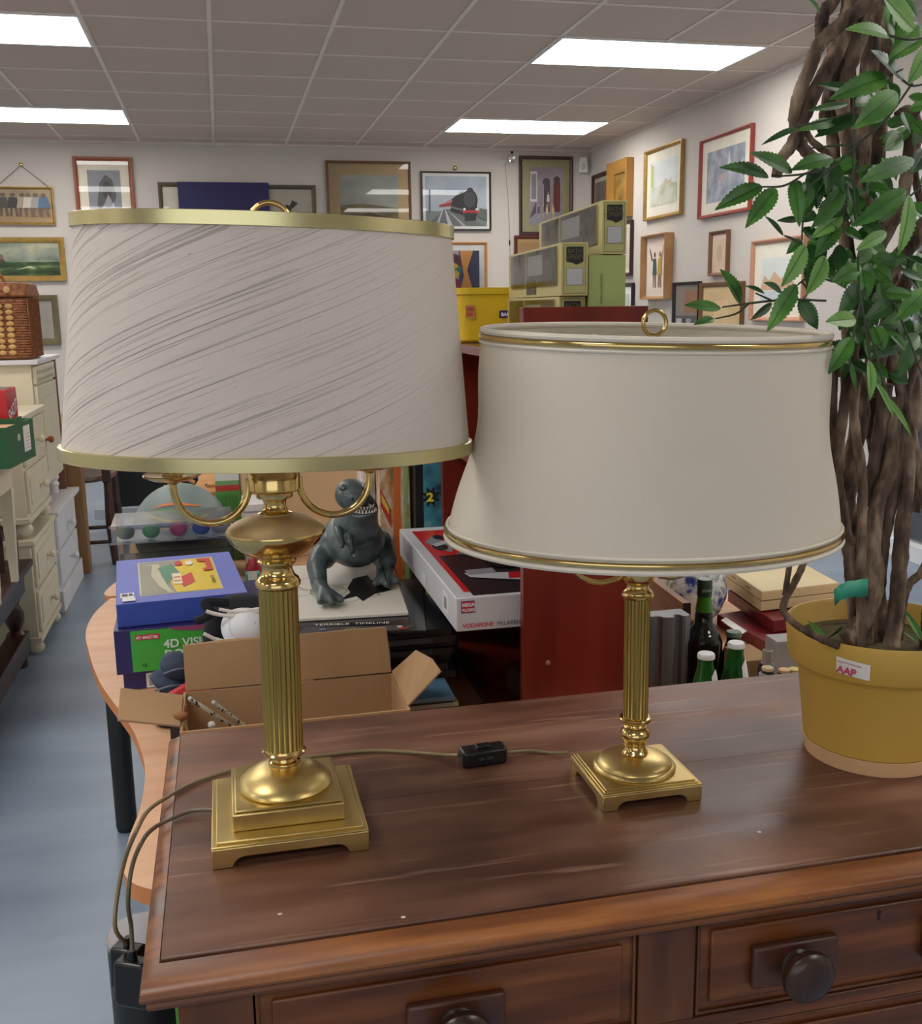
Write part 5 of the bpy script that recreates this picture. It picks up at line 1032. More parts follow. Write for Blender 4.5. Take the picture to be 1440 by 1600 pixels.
b.build('skull', T)
b = MB(); jc = P(574, 801, 1.82)-o_; b.ball(jc+Vector((-.004, .004, -.002)), (.024, .028, .008), DG, 24, Matrix.Rotation(-.12, 3, 'Y')); b.build('jaw', T)
b = MB(); b.ball(jc+Vector((-.006, .004, .006)), (.021, .024, .010), flat(70, 34, 40, .4), 20); b.build('mouth', T)
b = MB()
for k in range(11):
    a = PI+PI*(k+.5)/11; b.lathe([(.0022, 0), (.0001, .0075)], flat(222, 220, 206, .4), c=jc+Vector((-.005+.021*math.cos(a), .004+.025*math.sin(a), .003)), n=6)
    b.lathe([(.0022, 0), (.0001, -.007)], flat(222, 220, 206, .4), c=jc+Vector((-.008+.020*math.cos(a), .004+.024*math.sin(a), .0145)), n=6)
b.build('teeth', T)
for s, (u, v) in ((-1, (530, 836)), (1, (546, 846))):
    b = MB(); p = P(u, v, 1.84)-o_; b.tube([p+Vector((0, .02, .006)), p, p+Vector((.004, -.008, -.016)), p+Vector((.001, -.016, -.020))], [.009, .0065, .0045, .003], DG, n=10); b.tube([p+Vector((.003, -.012, -.02)), p+Vector((.006, -.018, -.025))], [.002, .0008], flat(160, 160, 150), n=6, sub=1); b.build('foreleg', T)
for s in (-1, 1):
    b = MB(); b.ball(hc+Vector((s*.025, -.018, .012)), .0035, flat(180, 150, 60, .2), 10); b.build('eye', T)
# upright boxes behind -------------------------------------------
ar = mat('toy_box_art', S(170, 120, 80), .4, cols=(S(86, 100, 70), S(196, 140, 80), S(222, 206, 180), S(170, 84, 44)), scale=(22, 22, 12), rng=(.32, .68))
t = gbox('toy_box', 'upright toy box with orange and green creature artwork behind the dinosaur', 'toy box', (.318, 2.21, TZ+.001), .068, .12, .40, 0, ar)
decal('print', t, [(flat(214, 110, 50), [(.030, .0), (.046, 0), (.046, .40), (.034, .40), (.028, .2)]), (flat(196, 60, 40), [(.002, .33), (.024, .28), (.024, .24), (.002, .29)]), (flat(236, 196, 80), [(.004, .318), (.020, .285), (.020, .27), (.004, .30)]), (flat(150, 176, 110), [(.052, 0), (.064, 0), (.060, .3), (.066, .4), (.054, .4)]), (flat(200, 214, 220), [(.004, .1), (.026, .1), (.026, .22), (.004, .24)]), (flat(176, 60, 40), [(.008, .16), (.014, .16), (.013, .225), (.009, .22)])], (0, 0, 0), X, Z_, .0008)
t = gbox('toy_box', 'open-sided flame picture box leaning just left of the upright artwork box', 'toy box', (.288, 2.26, TZ+.001), .028, .10, .40, 0, mat('flame_art', S(196, 170, 150), .4, cols=(S(150, 140, 140), S(232, 226, 220), S(226, 140, 60)), scale=(30, 30, 14), rng=(.35, .7)))
TEAL = mat('teal_swirl', S(70, 140, 156), .35, cols=(S(20, 60, 74), S(70, 150, 170), S(170, 210, 216)), scale=(14, 14, 14), rng=(.3, .75), detail=3)
t = gbox('toy_box', 'black and teal box marked with a yellow 2, left of the red bookcase', 'toy box', (.3905, 2.17, TZ+.001), .070, .14, .40, 0, flat(22, 22, 26, .3))
st_ = []
for k in range(16):
    r = .026 if k % 2 else .013; a = 2*PI*k/16; st_.append((.034+r*math.cos(a)*.9, .312+r*math.sin(a)))
st2 = [(.044+(.05 if k % 2 else .028)*math.cos(2*PI*k/18), .085+(.034 if k % 2 else .02)*math.sin(2*PI*k/18)) for k in range(18)]
decal('print', t, [(TEAL, R4(.018, .10, .0695, .392)), (flat(18, 18, 20), st_), (flat(190, 206, 60), [(min(.0695, max(.018, x)), y) for x, y in st2]), (flat(18, 18, 20), [(.030, .08), (.05, .072), (.0695, .08), (.0695, .094), (.03, .098)]), (flat(24, 40, 90), R4(.012, .04, .0695, .070))], (0, 0, 0), X, Z_, .0006)
text('lettering', t, '2', .026, (.024, 0, .303), X, Z_, flat(232, 222, 70), base=.004, bold=.001, sx=1.2)
text('lettering', t, 'GIANT L', .015, (.0, 0, .050), X, Z_, flat(214, 222, 232), base=.004, bold=.0004)
t = gbox('carton', 'grey carton standing under the clutter beside the red bookcase', 'carton', (.352, 1.90, TZ+.001), .07, .14, .13, 0, flat(70, 70, 76, .5))
# red bookcase ----------------------------------------------------
BX0, BX1, BY0, BY1 = .4325, .630, 1.48, 2.095
T = thing('bookcase', 'small red mahogany bookcase with raised end, holding boxed toys', 'bookcase', (BX0, BY0, TZ+.001)); w, d = BX1-BX0, BY1-BY0; zt = 1.25-TZ-.001
def bp_(name, a, c, m=MAHOG): b = MB(); b.bb(a, c, m); return b.build(name, T, bevel=.0012)
bp_('end_panel', (0, 0, 0), (w, .018, 1.3165-TZ-.001)); bp_('end_panel', (0, d-.018, 0), (w, d, zt)); bp_('back_panel', (w-.006, .018, 0), (w, d-.018, zt))
bp_('shelf', (0, .018, 0), (w-.006, d-.018, .016)); bp_('shelf', (.03, .018, .196), (w-.006, d-.018, .211)); bp_('top_board', (0, .018, zt-.016), (w, d-.018, zt), mat('mahogany_top', S(120, 70, 70), .25, cols=(S(96, 50, 48), S(126, 72, 70)), scale=(12, 2, 12)))
bp_('shelf', (.004, .018, .43), (w-.006, d-.018, .445))
b = MB(); b.lathe([(.004, 0), (.004, .002), (.001, .003)], flat(150, 100, 80), c=(.040, 0, .165), axis=Matrix.Rotation(PI/2, 3, 'X'), n=12); b.build('screw', T)
# racing car construction set box
mz = .8145
T = thing('toy_box', 'white and red construction set box of a racing car sliding out of the bookcase', 'toy box', (.335, 1.523, mz))
b = MB(); BW = mat('white_box_card', S(204, 204, 208), .45, var=.03); b.bb((0, 0, 0), (.262, .535, .0555), BW); b.build('carton', T, bevel=.002)
# the box top is narrower at its far left: printed artwork
AR = [(flat(52, 44, 46, .2), R4(.030, .008, .255, .50)), (flat(206, 44, 46, .2), [(.030, .28), (.16, .28), (.10, .50), (.030, .50)]), (flat(206, 44, 46, .2), [(.020, .03), (.030, .03), (.030, .50), (.020, .50)]),
  (flat(150, 150, 156, .2), [(.028, .40), (.050, .44), (.075, .36), (.060, .30), (.040, .33)]), (flat(36, 36, 40, .2), circ(.048, .35, .014, .03)), (flat(36, 36, 40, .2), circ(.060, .43, .010, .02)), (flat(206, 206, 210, .2), [(.036, .37), (.07, .40), (.066, .37), (.04, .35)]),
  (flat(120, 120, 126, .2), [(.060, .28), (.13, .34), (.22, .30), (.25, .2), (.15, .24)]), (flat(196, 196, 200, .2), [(.045, .14), (.24, .10), (.25, .07), (.12, .075), (.05, .11)]), (flat(196, 40, 44, .2), [(.11, .085), (.24, .075), (.24, .11), (.12, .125)]),
  (flat(150, 150, 156, .2), [(.05, .155), (.10, .16), (.10, .13), (.05, .125)]), (flat(36, 36, 40, .2), circ(.13, .20, .03, .045)), (flat(214, 214, 216, .2), circ(.135, .20, .018, .03)), (flat(36, 36, 40, .2), circ(.24, .15, .02, .04)), (flat(206, 44, 46, .2), circ(.215, .13, .02, .028)), (flat(226, 226, 226, .2), circ(.215, .13, .013, .02))]
decal('artwork', T, AR, (0, 0, .0555), X, Y_, .0003)
decal('logo', T, [(flat(60, 60, 130), R4(.008, .030, .030, .050)), (flat(200, 50, 70), R4(.0092, .0312, .0288, .0488))], (0, 0, 0), X, Z_, .0003)
text('lettering', T, 'MEGA', .0075, (.0096, 0, .0412), X, Z_, flat(236, 222, 226), base=.0012, bold=.0004)
text('lettering', T, 'BLOKS', .0066, (.0096, 0, .0330), X, Z_, flat(236, 222, 226), base=.0012, bold=.0003)
text('lettering', T, 'VODAFONE', .0098, (.010, 0, .0060), X, Z_, flat(206, 50, 60), base=.0006, bold=.0002, sx=.95)
text('lettering', T, 'McLAREN', .0098, (.066, 0, .0060), X, Z_, flat(90, 86, 92), base=.0006, sx=.95)
decal('side_print', T, [(flat(226, 226, 228), R4(.06, .01, .10, .045)), (flat(150, 150, 156), R4(.070, .016, .09, .036)), (flat(226, 226, 228), R4(.24, .008, .28, .03)), (flat(170, 170, 176), R4(.40, .015, .50, .05))], (0, .535, 0), -Y_, Z_, .0003) if False else decal('side_print', T, [(flat(226, 226, 228), R4(.435, .01, .475, .045)), (flat(150, 150, 156), R4(.445, .016, .465, .036)), (flat(226, 226, 228), R4(.25, .008, .29, .03)), (flat(170, 170, 176), R4(.05, .015, .15, .05))], (0, .535, 0), -Y_, Z_, .0003)
t = gbox('display_case', 'clear plastic case on the bottom shelf of the red bookcase', 'case', (.462, 1.505, TZ+.0185), .11, .18, .082, 0, FILM)
b = MB()
for a, c in (((-.001, -.001, 0), (.003, .003, .083)), ((.018, -.001, 0), (.021, .002, .083)), ((-.001, -.001, .080), (.111, .002, .084))): b.bb(a, c, flat(150, 126, 116, .2))
b.build('edges', t)
# yellow tub and model bus boxes on the bookcase
p = on_y(748, 530, 2.0)
T = thing('storage_tub', 'bright yellow plastic tub standing on the far end of the bookcase', 'tub', (.492, 1.985, 1.2515))
YEL = mat('yellow_plastic', S(234, 196, 40), .35, var=.03)
b = MB(); Mx = [(-.050, -.05, 0), (.045, -.05, 0), (.045, .05, 0), (-.050, .05, 0)]
i = b.mi(YEL); rings = []
for hx, hy, z in ((.046, .046, 0), (.050, .050, .004), (.056, .054, .088), (.060, .058, .090), (.060, .058, .102), (.056, .054, .102), (.046, .046, .012)):
    ring_ = []
    for k in range(32):
        a = 2*PI*k/32; c_, s_2 = math.cos(a), math.sin(a); e = .35
        ring_.append(b.bm.verts.new((hx*math.copysign(abs(c_)**e, c_), hy*math.copysign(abs(s_2)**e, s_2), z)))
    rings.append(ring_)
for r, s in zip(rings, rings[1:]):
    for k in range(32): j = (k+1) % 32; b.bm.faces.new((r[k], r[j], s[j], s[k]))
b.bm.faces.new(rings[0][::-1]); b.bm.faces.new(rings[-1]); b.build('tub_body', T)
decal('badge', T, [(flat(60, 36, 110), R4(.026, .045, .054, .059))], (0, -.0545, 0), X, Z_, .001)
text('lettering', T, 'BARRATT', .009, (.029, -.0545, .0485), X, Z_, flat(240, 236, 240), base=.003, bold=.0003)
decal('sticker', T, [(flat(220, 150, 90), R4(-.040, .045, -.022, .07)), (flat(200, 80, 70), R4(-.038, .050, -.026, .056)), (flat(200, 80, 70), R4(-.038, .060, -.026, .066))], (0, -.0535, 0), X, Z_, .001)
KH = mat('khaki_gold_card', S(190, 176, 118), .5, var=.04); KHG = mat('olive_card', S(172, 170, 108), .5, var=.03); GREY = flat(176, 178, 180, .5)
FILM3 = glassmat('crinkled_film', (.9, .9, .88, 1), .12, .03)
def busbox(label, x0, y0, z0, w, h, L, dx, windows=True):
    yaw = -math.atan2(dx, L); t = thing('model_bus_box', label, 'model box', (x0, y0, z0), yaw, 'boxed model buses on the bookcase')
    b = MB(); b.bb((0, 0, 0), (w, L, h), KH); b.build('carton', t, bevel=.0008)
    decal('end_print', t, [(flat(120, 116, 70), R4(.003, .003, w-.003, h-.003)), (KHG, R4(.004, .004, w-.004, h-.004)), (flat(36, 32, 26), [(w*.18, h*.92), (w*.82, h*.92), (w*.82, h*.64), (w*.7, h*.61), (w*.55, h*.58), (w*.4, h*.62), (w*.18, h*.64)]), (flat(130, 126, 110), R4(w*.19, h*.20, w*.81, h*.52)), (GREY, R4(w*.21, h*.21, w*.79, h*.51))], (0, 0, 0), X, Z_, .0003)
    text('lettering', t, 'BATH', .0088, (w*.5, 0, h*.80), X, Z_, flat(96, 90, 66), base=.002, align='CENTER'); text('lettering', t, 'GREEN', .0088, (w*.5, 0, h*.70), X, Z_, flat(96, 90, 66), base=.002, align='CENTER')
    # left side (faces -x): window of clear film with the model behind
    wm = mat('dark_window_contents', S(70, 72, 64), .3, cols=(S(24, 26, 24), S(58, 60, 52), S(120, 122, 112)), scale=(30, 14, 60), rng=(.35, .75))
    sh = [(wm, R4(L*.05, h*.22, L*.92, h*.95)), (KH, R4(L*.36, h*.22, L*.40, h*.95)), (flat(190, 194, 196, .3), R4(L*.42, h*.45, L*.70, h*.86)), (flat(70, 66, 46), R4(L*.40, h*.06, L*.58, h*.36))]
    decal('window_print', t, sh, (0, L, 0), -Y_, Z_, .0003)
    b = MB(); i = b.mi(FILM3); g = []; rnd2 = random.Random(int(z0*1e4))
    for a in range(41): g.append([b.bm.verts.new((-.0016-.0010*rnd2.random()-.0015*math.sin(PI*c/8), L*(.05+.87*a/40), h*(.20+.76*c/8))) for c in range(9)])
    for a, c in zip(g, g[1:]):
        for k in range(8): b.bm.faces.new((a[k], a[k+1], c[k+1], c[k]))
    b.build('film_window', t)
    return t
busbox('khaki model bus box with foil-bright window, bottom of the left pile', .500, 1.515, 1.2515, .041, .080, .40, .030)
busbox('khaki model bus box, upper of the left pile beside the yellow tub', .500, 1.505, 1.3325, .041, .078, .40, .030)
t = gbox('green_carton', 'plain olive green carton under the topmost model bus box', 'carton', (.5435, 1.506, 1.2515), .058, .26, .1405, -math.atan2(.030, .40), mat('plain_olive_green', S(158, 170, 104), .55, var=.03)); text('lettering', t, 'MADE IN ENGLAND', .005, (.0215, 0, .068), Z_, -X, flat(70, 76, 50), base=.001)
busbox('khaki model bus box lying topmost, on the olive green carton', .563, 1.503, 1.3930, .038, .078, .42, .0315)
# things on the right part of the table ---------------------------
p = on_y(1046, 962, 1.62); zt = p.z-TZ
AL = mat('brushed_aluminium', S(132, 134, 138), .4, .35, var=.05)
W = .036; prof = [(-W, -.022), (W, -.022), (W, .010)] + [(W-.006-.0*k, .010) for k in range(1)] + [(.008+.011*math.cos(a), .012+.012*math.sin(a)) for a in [0, -.6, -1.2, -1.9, -2.5, -PI]] + [(-.010, .020), (-W+.006, .022), (-W, .016)]
fr = [(-W, .022), (-W, -.010)] + [(-W+.010+.009*math.cos(a), -.018+.009*math.sin(a)) for a in (2.2, 1.4, .7, 0)] + [(-.010, -.022), (.004, -.022)] + [(.012+.008*math.cos(a), -.020+.012*math.sin(a)) for a in (PI, 2.3, 1.57, .8, 0)] + [(.026, -.022), (W, -.018), (W, .022)]
b = MB(); b.prism(fr, (0, 0, 0), X, Y_, (0, 0, zt), AL); o = b.build('metal_extrusion', bevel=.001); o.location = (p.x, 1.63, TZ+.001); tag(o, 'upright grey aluminium extrusion with round grooves right of the shorter lamp column', 'metal bar')
a, c = on_y(1000, 893, 2.0), on_y(1067, 944, 1.68)
T = thing('plywood_board', 'upright plywood panel edge-on behind the grey extrusion', 'panel', (c.x, c.y, TZ+.001)); dv = Vector((a.x-c.x, a.y-c.y, 0)); nv = Vector((-dv.y, dv.x, 0)).normalized()
b = MB(); b.prism([(0, 0), (1, 0), (1, (a.z-TZ)), (0, c.z-TZ)], (0, 0, 0), dv, Z_, nv*-.014, mat('tan_plywood', S(150, 108, 70), .5, cols=(S(136, 94, 58), S(164, 120, 80)), scale=(4, 4, 30))); b.build('board', T)
b = MB(); b.prism([(-.001, 0), (-.001, c.z-TZ+.001), (0.001, c.z-TZ+.001), (.001, 0)], (0, 0, 0), dv, Z_, nv*-.0145, flat(46, 24, 18)); b.build('dark_edge', T)
# globe vase
VM = mat('mottled_blue_glass', S(150, 160, 166), .12, cols=(S(28, 36, 120), S(70, 84, 140), S(190, 196, 200), S(216, 218, 214), S(120, 132, 134), S(220, 222, 218)), scale=(20, 20, 26), rng=(.34, .66), detail=7)
b = MB(); b.lathe([(.02, 0), (.045, .008), (.066, .030), (.078, .062), (.079, .085), (.070, .115), (.052, .138), (.038, .148), (.034, .156), (.040, .164), (.036, .164), (.030, .155)], VM, n=48, cap=False); p = on_y(1079, 950, 2.1); o = b.build('globe_vase'); o.location = (p.x, 2.1, TZ+.001); tag(o, 'round mottled blue and white glass vase behind the bottles', 'vase')
GG = mat('green_bottle_glass', S(24, 84, 32), .08, var=.1, spec=.6); DG2 = mat('dark_full_bottle', S(14, 20, 14), .06, spec=.6)
p = on_y(1101, 905, 1.62); H = p.z-TZ-.001
T = thing('bottle', 'tall green ginger wine bottle with dark green cap in front of the vase', 'bottle', (p.x, 1.62, TZ+.001))
b = MB(); b.lathe([(.03, 0), (.034, .004), (.0345, .11), (.034, .128), (.026, .146), (.0165, .160), (.0150, H-.056)], DG2, n=32, cap=False); b.build('liquid_part', T)
b = MB(); b.lathe([(.0152, H-.058), (.0150, H-.050), (.0125, H-.034), (.0122, H-.026)], mat('clear_green_glass', S(60, 130, 40), .1, var=.1), n=32, cap=False); b.build('neck', T)
b = MB(); b.lathe([(.0130, H-.030), (.0133, H-.028), (.0133, H-.001), (.0126, H)], flat(22, 52, 36, .4), n=32); cp = b.build('cap', T)
b = MB(); b.lathe([(.0001, H+.0001), (.0118, H+.0002), (.0118, H+.0008)], flat(150, 160, 156, .3), n=32); b.build('cap_top', cp); text('lettering', cp, "STONE'S", .0068, (-.0118, -.0134, H-.020), X, Z_, flat(170, 190, 170), base=.0002, sx=.8)
def beer(u, v, y, label, capm, labm=True, dark=False):
    p = on_y(u, v, y); H = p.z-TZ-.001; T = thing('beer_bottle', label, 'bottle', (p.x, y, TZ+.001), 0, 'green beer bottles behind the chest')
    b = MB(); b.lathe([(.024, 0), (.0265, .004), (.027, H*.45), (.024, H*.60), (.0165, H*.78), (.0125, H-.020), (.0122, H-.004)], DG2 if dark else GG, n=28); bo = b.build('glass', T)
    b = MB(); b.lathe([(.0132, H-.009), (.0140, H-.0085), (.0140, H-.003), (.0125, H-.0004), (.002, H)], capm, n=28); b.build('cap', T)
    if labm:
        b = MB(); b.mi(PAPER); g = []
        for k in range(9):
            t = k/8; a = -PI/2+.15+t*1.3; z1 = H*.80-.002+.010*math.sin(PI*t); z0 = H*.52
            ra = lambda z: (.0165+(.024-.0165)*max(0, (H*.78-z))/(H*.18) if z < H*.78 else .0165-.004*(z-H*.78)/(H*.22))+.0006
            g.append([b.bm.verts.new((ra(z)*math.cos(a), ra(z)*math.sin(a), z)) for z in (z0, (z0+z1)/2, z1)])
        for a, c in zip(g, g[1:]):
            for k in range(2): b.bm.faces.new((a[k], c[k], c[k+1], a[k+1]))
        b.build('neck_label', bo)
beer(1103, 1020, 1.45, 'green beer bottle with white cap, left and lower of the pair', flat(222, 224, 222, .4))
beer(1150, 1003, 1.47, 'green beer bottle with white cap, right and taller of the pair', flat(222, 224, 222, .4))
beer(1146, 986, 1.61, 'dark bottle with grey-green cap behind the right beer bottle', flat(96, 116, 102, .4), False, True)
# small bottles and cartons near the pot
p = on_y(1199, 1015, 1.40); H = p.z-TZ-.001; T = thing('glass_jar', 'small clear bottle with grey stopper between the beer bottles and the pot', 'bottle', (p.x, 1.40, TZ+.001))
b = MB(); b.lathe([(.014, 0), (.0145, H-.030), (.0105, H-.022)], FILM, n=24); b.build('glass', T); b = MB(); b.lathe([(.0080, H-.022), (.0080, H-.001), (.0060, H), (.0055, H-.003), (.0005, H-.003)], flat(150, 142, 132, .4), n=24); b.build('stopper', T)
for (u, v, c, lb) in ((1199, 1043, (196, 176, 140), 'small jar with tan lid behind the clear bottle'), (1194, 1052, (150, 150, 160), 'small jar with grey lid at the chest back edge'), (1225, 1046, (214, 176, 120), 'small jar with peach lid near the mustard pot'), (1240, 1045, (206, 186, 110), 'small jar with yellow lid against the mustard pot')):
    p = on_y(u, v, 1.34); H = p.z-TZ; b = MB(); b.lathe([(.008, 0), (.0095, .004), (.0095, H-.006), (.0078, H-.005)], flat(60, 56, 50, .2), n=20); b.lathe([(.0086, H-.005), (.0086, H-.001), (.007, H)], flat(*c), n=20); o = b.build('small_jar'); o.location = (p.x, 1.34, TZ+.001); tag(o, lb, 'jar', 'small lidded jars behind the chest')
p = on_y(1213, 1004, 1.45); t = gbox('pale_box', 'pale grey box standing behind the small jars beside the pot', 'box', (p.x, 1.45, TZ+.001), .07, .04, p.z-TZ, -.05, flat(160, 156, 150))
p = on_y(1166, 1034, 1.50); t = gbox('small_carton', 'low brown carton right of the beer bottles', 'carton', (p.x, 1.50, TZ+.001), .05, .08, p.z-TZ, 0, CARD)
RED = mat('dark_red_case', S(118, 24, 30), .35, var=.08)
zc = .655
t, r, l = para('cutlery_case', 'upper dark red case with gilt lettering under the cream boxes', 'case', on_z(1208, 970, zc), on_z(1137, 922, zc), on_z(1290, 955, zc), .027, RED)
nrm = Vector((-l.y, l.x, 0)).normalized()
text('lettering', t, 'SHEFFIELD', .010, l*.52+Vector((0, 0, .010)), -l, Z_, flat(150, 84, 84), base=.001)
t, r, l = para('cutlery_case', 'lower dark red case between the vase and the mustard pot', 'case', on_z(1212, 1012, .626), on_z(1120, 960, .626), on_z(1300, 996, .626), .025, RED)
b = MB(); p = on_z(1143, 980, .632); pts = [on_z(1126, 970, .6275), on_z(1157, 992, .6275), on_z(1166, 987, .6275), on_z(1134, 966, .6275)]
b.prism([(q.x-pts[0].x, q.y-pts[0].y) for q in pts], (0, 0, 0), X, Y_, (0, 0, .002), PAPER); o = b.build('folded_paper'); o.location = pts[0]; tag(o, 'folded white paper on the lower red case by the vase', 'paper')
CRM = mat('cream_wood_box', S(206, 184, 140), .55, var=.04)
def creambox(ztop, h, label, dN=(0, 0)):
    t, r, l = para('cream_box', label, 'box', on_z(1190+dN[0], 925+dN[1], ztop), on_z(1133+dN[0], 887+dN[1], ztop), on_z(1311+dN[0], 911+dN[1], ztop), h, CRM, 'cream wooden boxes on the red cases'); return t
N0, L0, R0_ = on_z(1190, 925, .702), on_z(1133, 887, .702), on_z(1311, 911, .702)
t, r, l = para('cream_box', 'upper shallow cream box with pale lid on the red cases', 'box', N0, L0, R0_, .020, CRM, 'cream wooden boxes on the red cases'); decal('lid_face', t, [(flat(226, 208, 160), R4(.01, .01, .99, .99))], (0, 0, .020), r, l, .0004)
for q in (.35, .75): b = MB(); cc = l*q+Vector((0, 0, .010)); b.box(cc-nrm*-.0, (.003, .02, .002), flat(140, 110, 80), Matrix.Rotation(math.atan2(l.y, l.x)-PI/2, 3, 'Z')); b.build('latch', t)
dz = Vector((0, 0, -.022))
t, r, l = para('cream_box', 'lower shallow cream box on the red cases, slightly open at its right', 'box', N0+dz+Vector((0, .002, 0)), L0+dz, R0_+dz, .022, CRM, 'cream wooden boxes on the red cases')
# ---------------------------------------------------------------- furniture along the left
def mbx(T, name, a, c, m, bevel=.003): b = MB(); b.bb(a, c, m); return b.build(name, T, bevel=bevel)
def knob(T, p, r, m):
    b = MB(); ax = Matrix.Rotation(PI/2, 3, 'Y'); b.lathe([(r*.45, 0), (r*.42, r*.8), (r*.8, r*1.1), (r, r*1.6), (r*.85, r*2.1), (r*.3, r*2.35), (.0005, r*2.4)], m, c=p, axis=ax, n=20); return b.build('knob', T)
FX = -.75
# white bedside chest
T = thing('bedside_chest', 'low white two-drawer bedside chest with plinth, beside the oak table leg', 'chest', (FX, 4.72, 0))
mbx(T, 'carcass', (-.42, .02, .0), (-.02, .62, .44), WPAINT); mbx(T, 'plinth', (-.43, 0, 0), (0, .65, .10), WPAINT); mbx(T, 'top', (-.44, -.02, .44), (.012, .67, .462), WPAINT)
for z0, z1 in ((.115, .265), (.28, .425)):
    dr = mbx(T, 'drawer', (-.02, .04, z0), (-.006, .60, z1), WPAINT); knob(dr, (-.006, .32, (z0+z1)/2), .017, WPAINT)
# oak table leg and top beyond
T = thing('oak_table', 'light oak table with a thick square leg beyond the bedside chest', 'table', (-.725, 5.42, 0))
OK_ = mat('oak_leg', S(150, 112, 72), .5, cols=(S(134, 96, 58), S(164, 126, 84)), scale=(8, 8, 2)); mbx(T, 'leg', (-.10, 0, 0), (.0, .10, .70), OK_); mbx(T, 'tabletop', (-1.2, -.03, .70), (.03, .9, .74), OK_); mbx(T, 'leg', (-1.15, .75, 0), (-1.05, .85, .70), OK_); mbx(T, 'apron', (-1.05, .01, .60), (-.10, .04, .70), OK_)
# cream chests stacked
for k, (z, lb) in enumerate(((0, 'cream two-drawer chest on the floor under its twin'), (.475, 'cream two-drawer chest with bun feet stacked on its twin'))):
    T = thing('cream_chest', lb, 'chest', (FX, 4.13, z+.001), 0, 'pair of stacked cream chests')
    for x in (-.36, -.03):
        for y in (.04, .46):
            b = MB(); b.lathe([(.018, 0), (.028, .012), (.030, .026), (.022, .042), (.026, .050)], CREAM, c=(x, y, 0), n=20); b.build('bun_foot', T)
    mbx(T, 'carcass', (-.40, .0, .05), (-.012, .50, .44), CREAM); mbx(T, 'top', (-.41, -.015, .44), (.006, .515, .462), CREAM); mbx(T, 'base_rail', (-.405, -.006, .05), (.0, .506, .072), CREAM)
    for z0, z1 in ((.085, .250), (.265, .430)):
        dr = mbx(T, 'drawer', (-.012, .02, z0), (.0, .48, z1), CREAM); mbx(dr, 'raised_panel', (0, .05, z0+.03), (.004, .45, z1-.03), CREAM); knob(dr, (.001, .25, (z0+z1)/2), .016, CREAM)
# tall cream cupboard
T = thing('cream_cupboard', 'cream painted cupboard with fretwork frieze and brown knob, under the wicker basket', 'cupboard', (FX-.03, 4.70, .463))
for x in (-.5, -.05):
    for y in (.04, .52):
        b = MB(); b.lathe([(.022, 0), (.022, .03), (.028, .045), (.018, .06), (.028, .075), (.024, .10)], WPAINT, c=(x, y, 0), n=20); b.build('turned_foot', T)
mbx(T, 'carcass', (-.62, 0, .10), (-.015, .56, .640), CREAM); mbx(T, 'top', (-.64, -.03, .640), (.02, .60, .660), WPAINT)
dr = mbx(T, 'door', (-.015, .02, .11), (0, .54, .545), CREAM); mbx(dr, 'raised_panel', (0, .10, .17), (.004, .46, .49), CREAM); knob(dr, (0, .09, .31), .016, mat('brown_knob', S(150, 76, 44), .4))
fr_ = mbx(T, 'frieze', (-.015, .02, .555), (.0, .54, .63), CREAM)
b = MB()
for k in range(12):
    y = .05+.04*k
    for s in (0, 1): b.face([(.0012, y, .565+.03*s), (.0012, y+.014, .565+.03*s), (.0012, y+.007, .585+.03*s)], flat(110, 100, 84))
b.build('fretwork', fr_, smooth=False, normals=False)
b = MB(); b.bb((-1.02, 5.33, .463), (-.79, 5.36, 1.12), mat('brown_board', S(120, 82, 60), .6)); tag(b.build('brown_board', bevel=.002), 'brown board edge standing behind the cream cupboard', 'board')
# wicker basket
T = thing('picnic_basket', 'brown wicker picnic basket with pale woven panels on the cream cupboard', 'basket', (-1.02, 4.86, 1.1245))
WK = mat('brown_wicker', S(120, 66, 36), .6, cols=(S(104, 58, 30), S(172, 108, 62)), scale=(60, 60, 60), bump=.6); WP = mat('pale_wicker', S(200, 160, 96), .6, var=.1)
b = MB(); b.box((0, 0, .13), (.46, .30, .26), WK, taper=.96); b.build('body', T, bevel=.015, seg=3)
b = MB()
for k in range(22):
    z = .012+.011*k
    for s in (-1, 1): b.box((0, s*(.151-.0003*k), z), (.455, .006, .005), WK)
    for s in (-1, 1): b.box((s*(.231-.0004*k), 0, z), (.006, .30, .005), WK)
for k in range(16):
    b.box((.2325, -.14+.0187*k, .13), (.005, .004, .25), WK)
b.build('weave', T)
b = MB(); b.box((0, 0, .290), (.48, .32, .06), WK, taper=.95); ld = b.build('lid', T, bevel=.01)
b = MB()
for kx in range(10):
    for kz in range(9): b.ball((-.20+.040*kx, -.1555, .03+.024*kz), (.016, .004, .0112), WP, 8)
b.build('pale_panel', T)
b = MB()
for kx in range(10): b.ball((-.20+.040*kx, -.163, .290), (.014, .004, .016), WP, 8)
b.build('pale_panel', ld)
for x in (-.05, .02):
    b = MB(); b.tube([(x-.13, -.10, .315), (x-.10, -.11, .36), (x, -.12, .40), (x+.10, -.11, .36), (x+.13, -.10, .315)], .007, WK, n=8); b.build('handle', T)
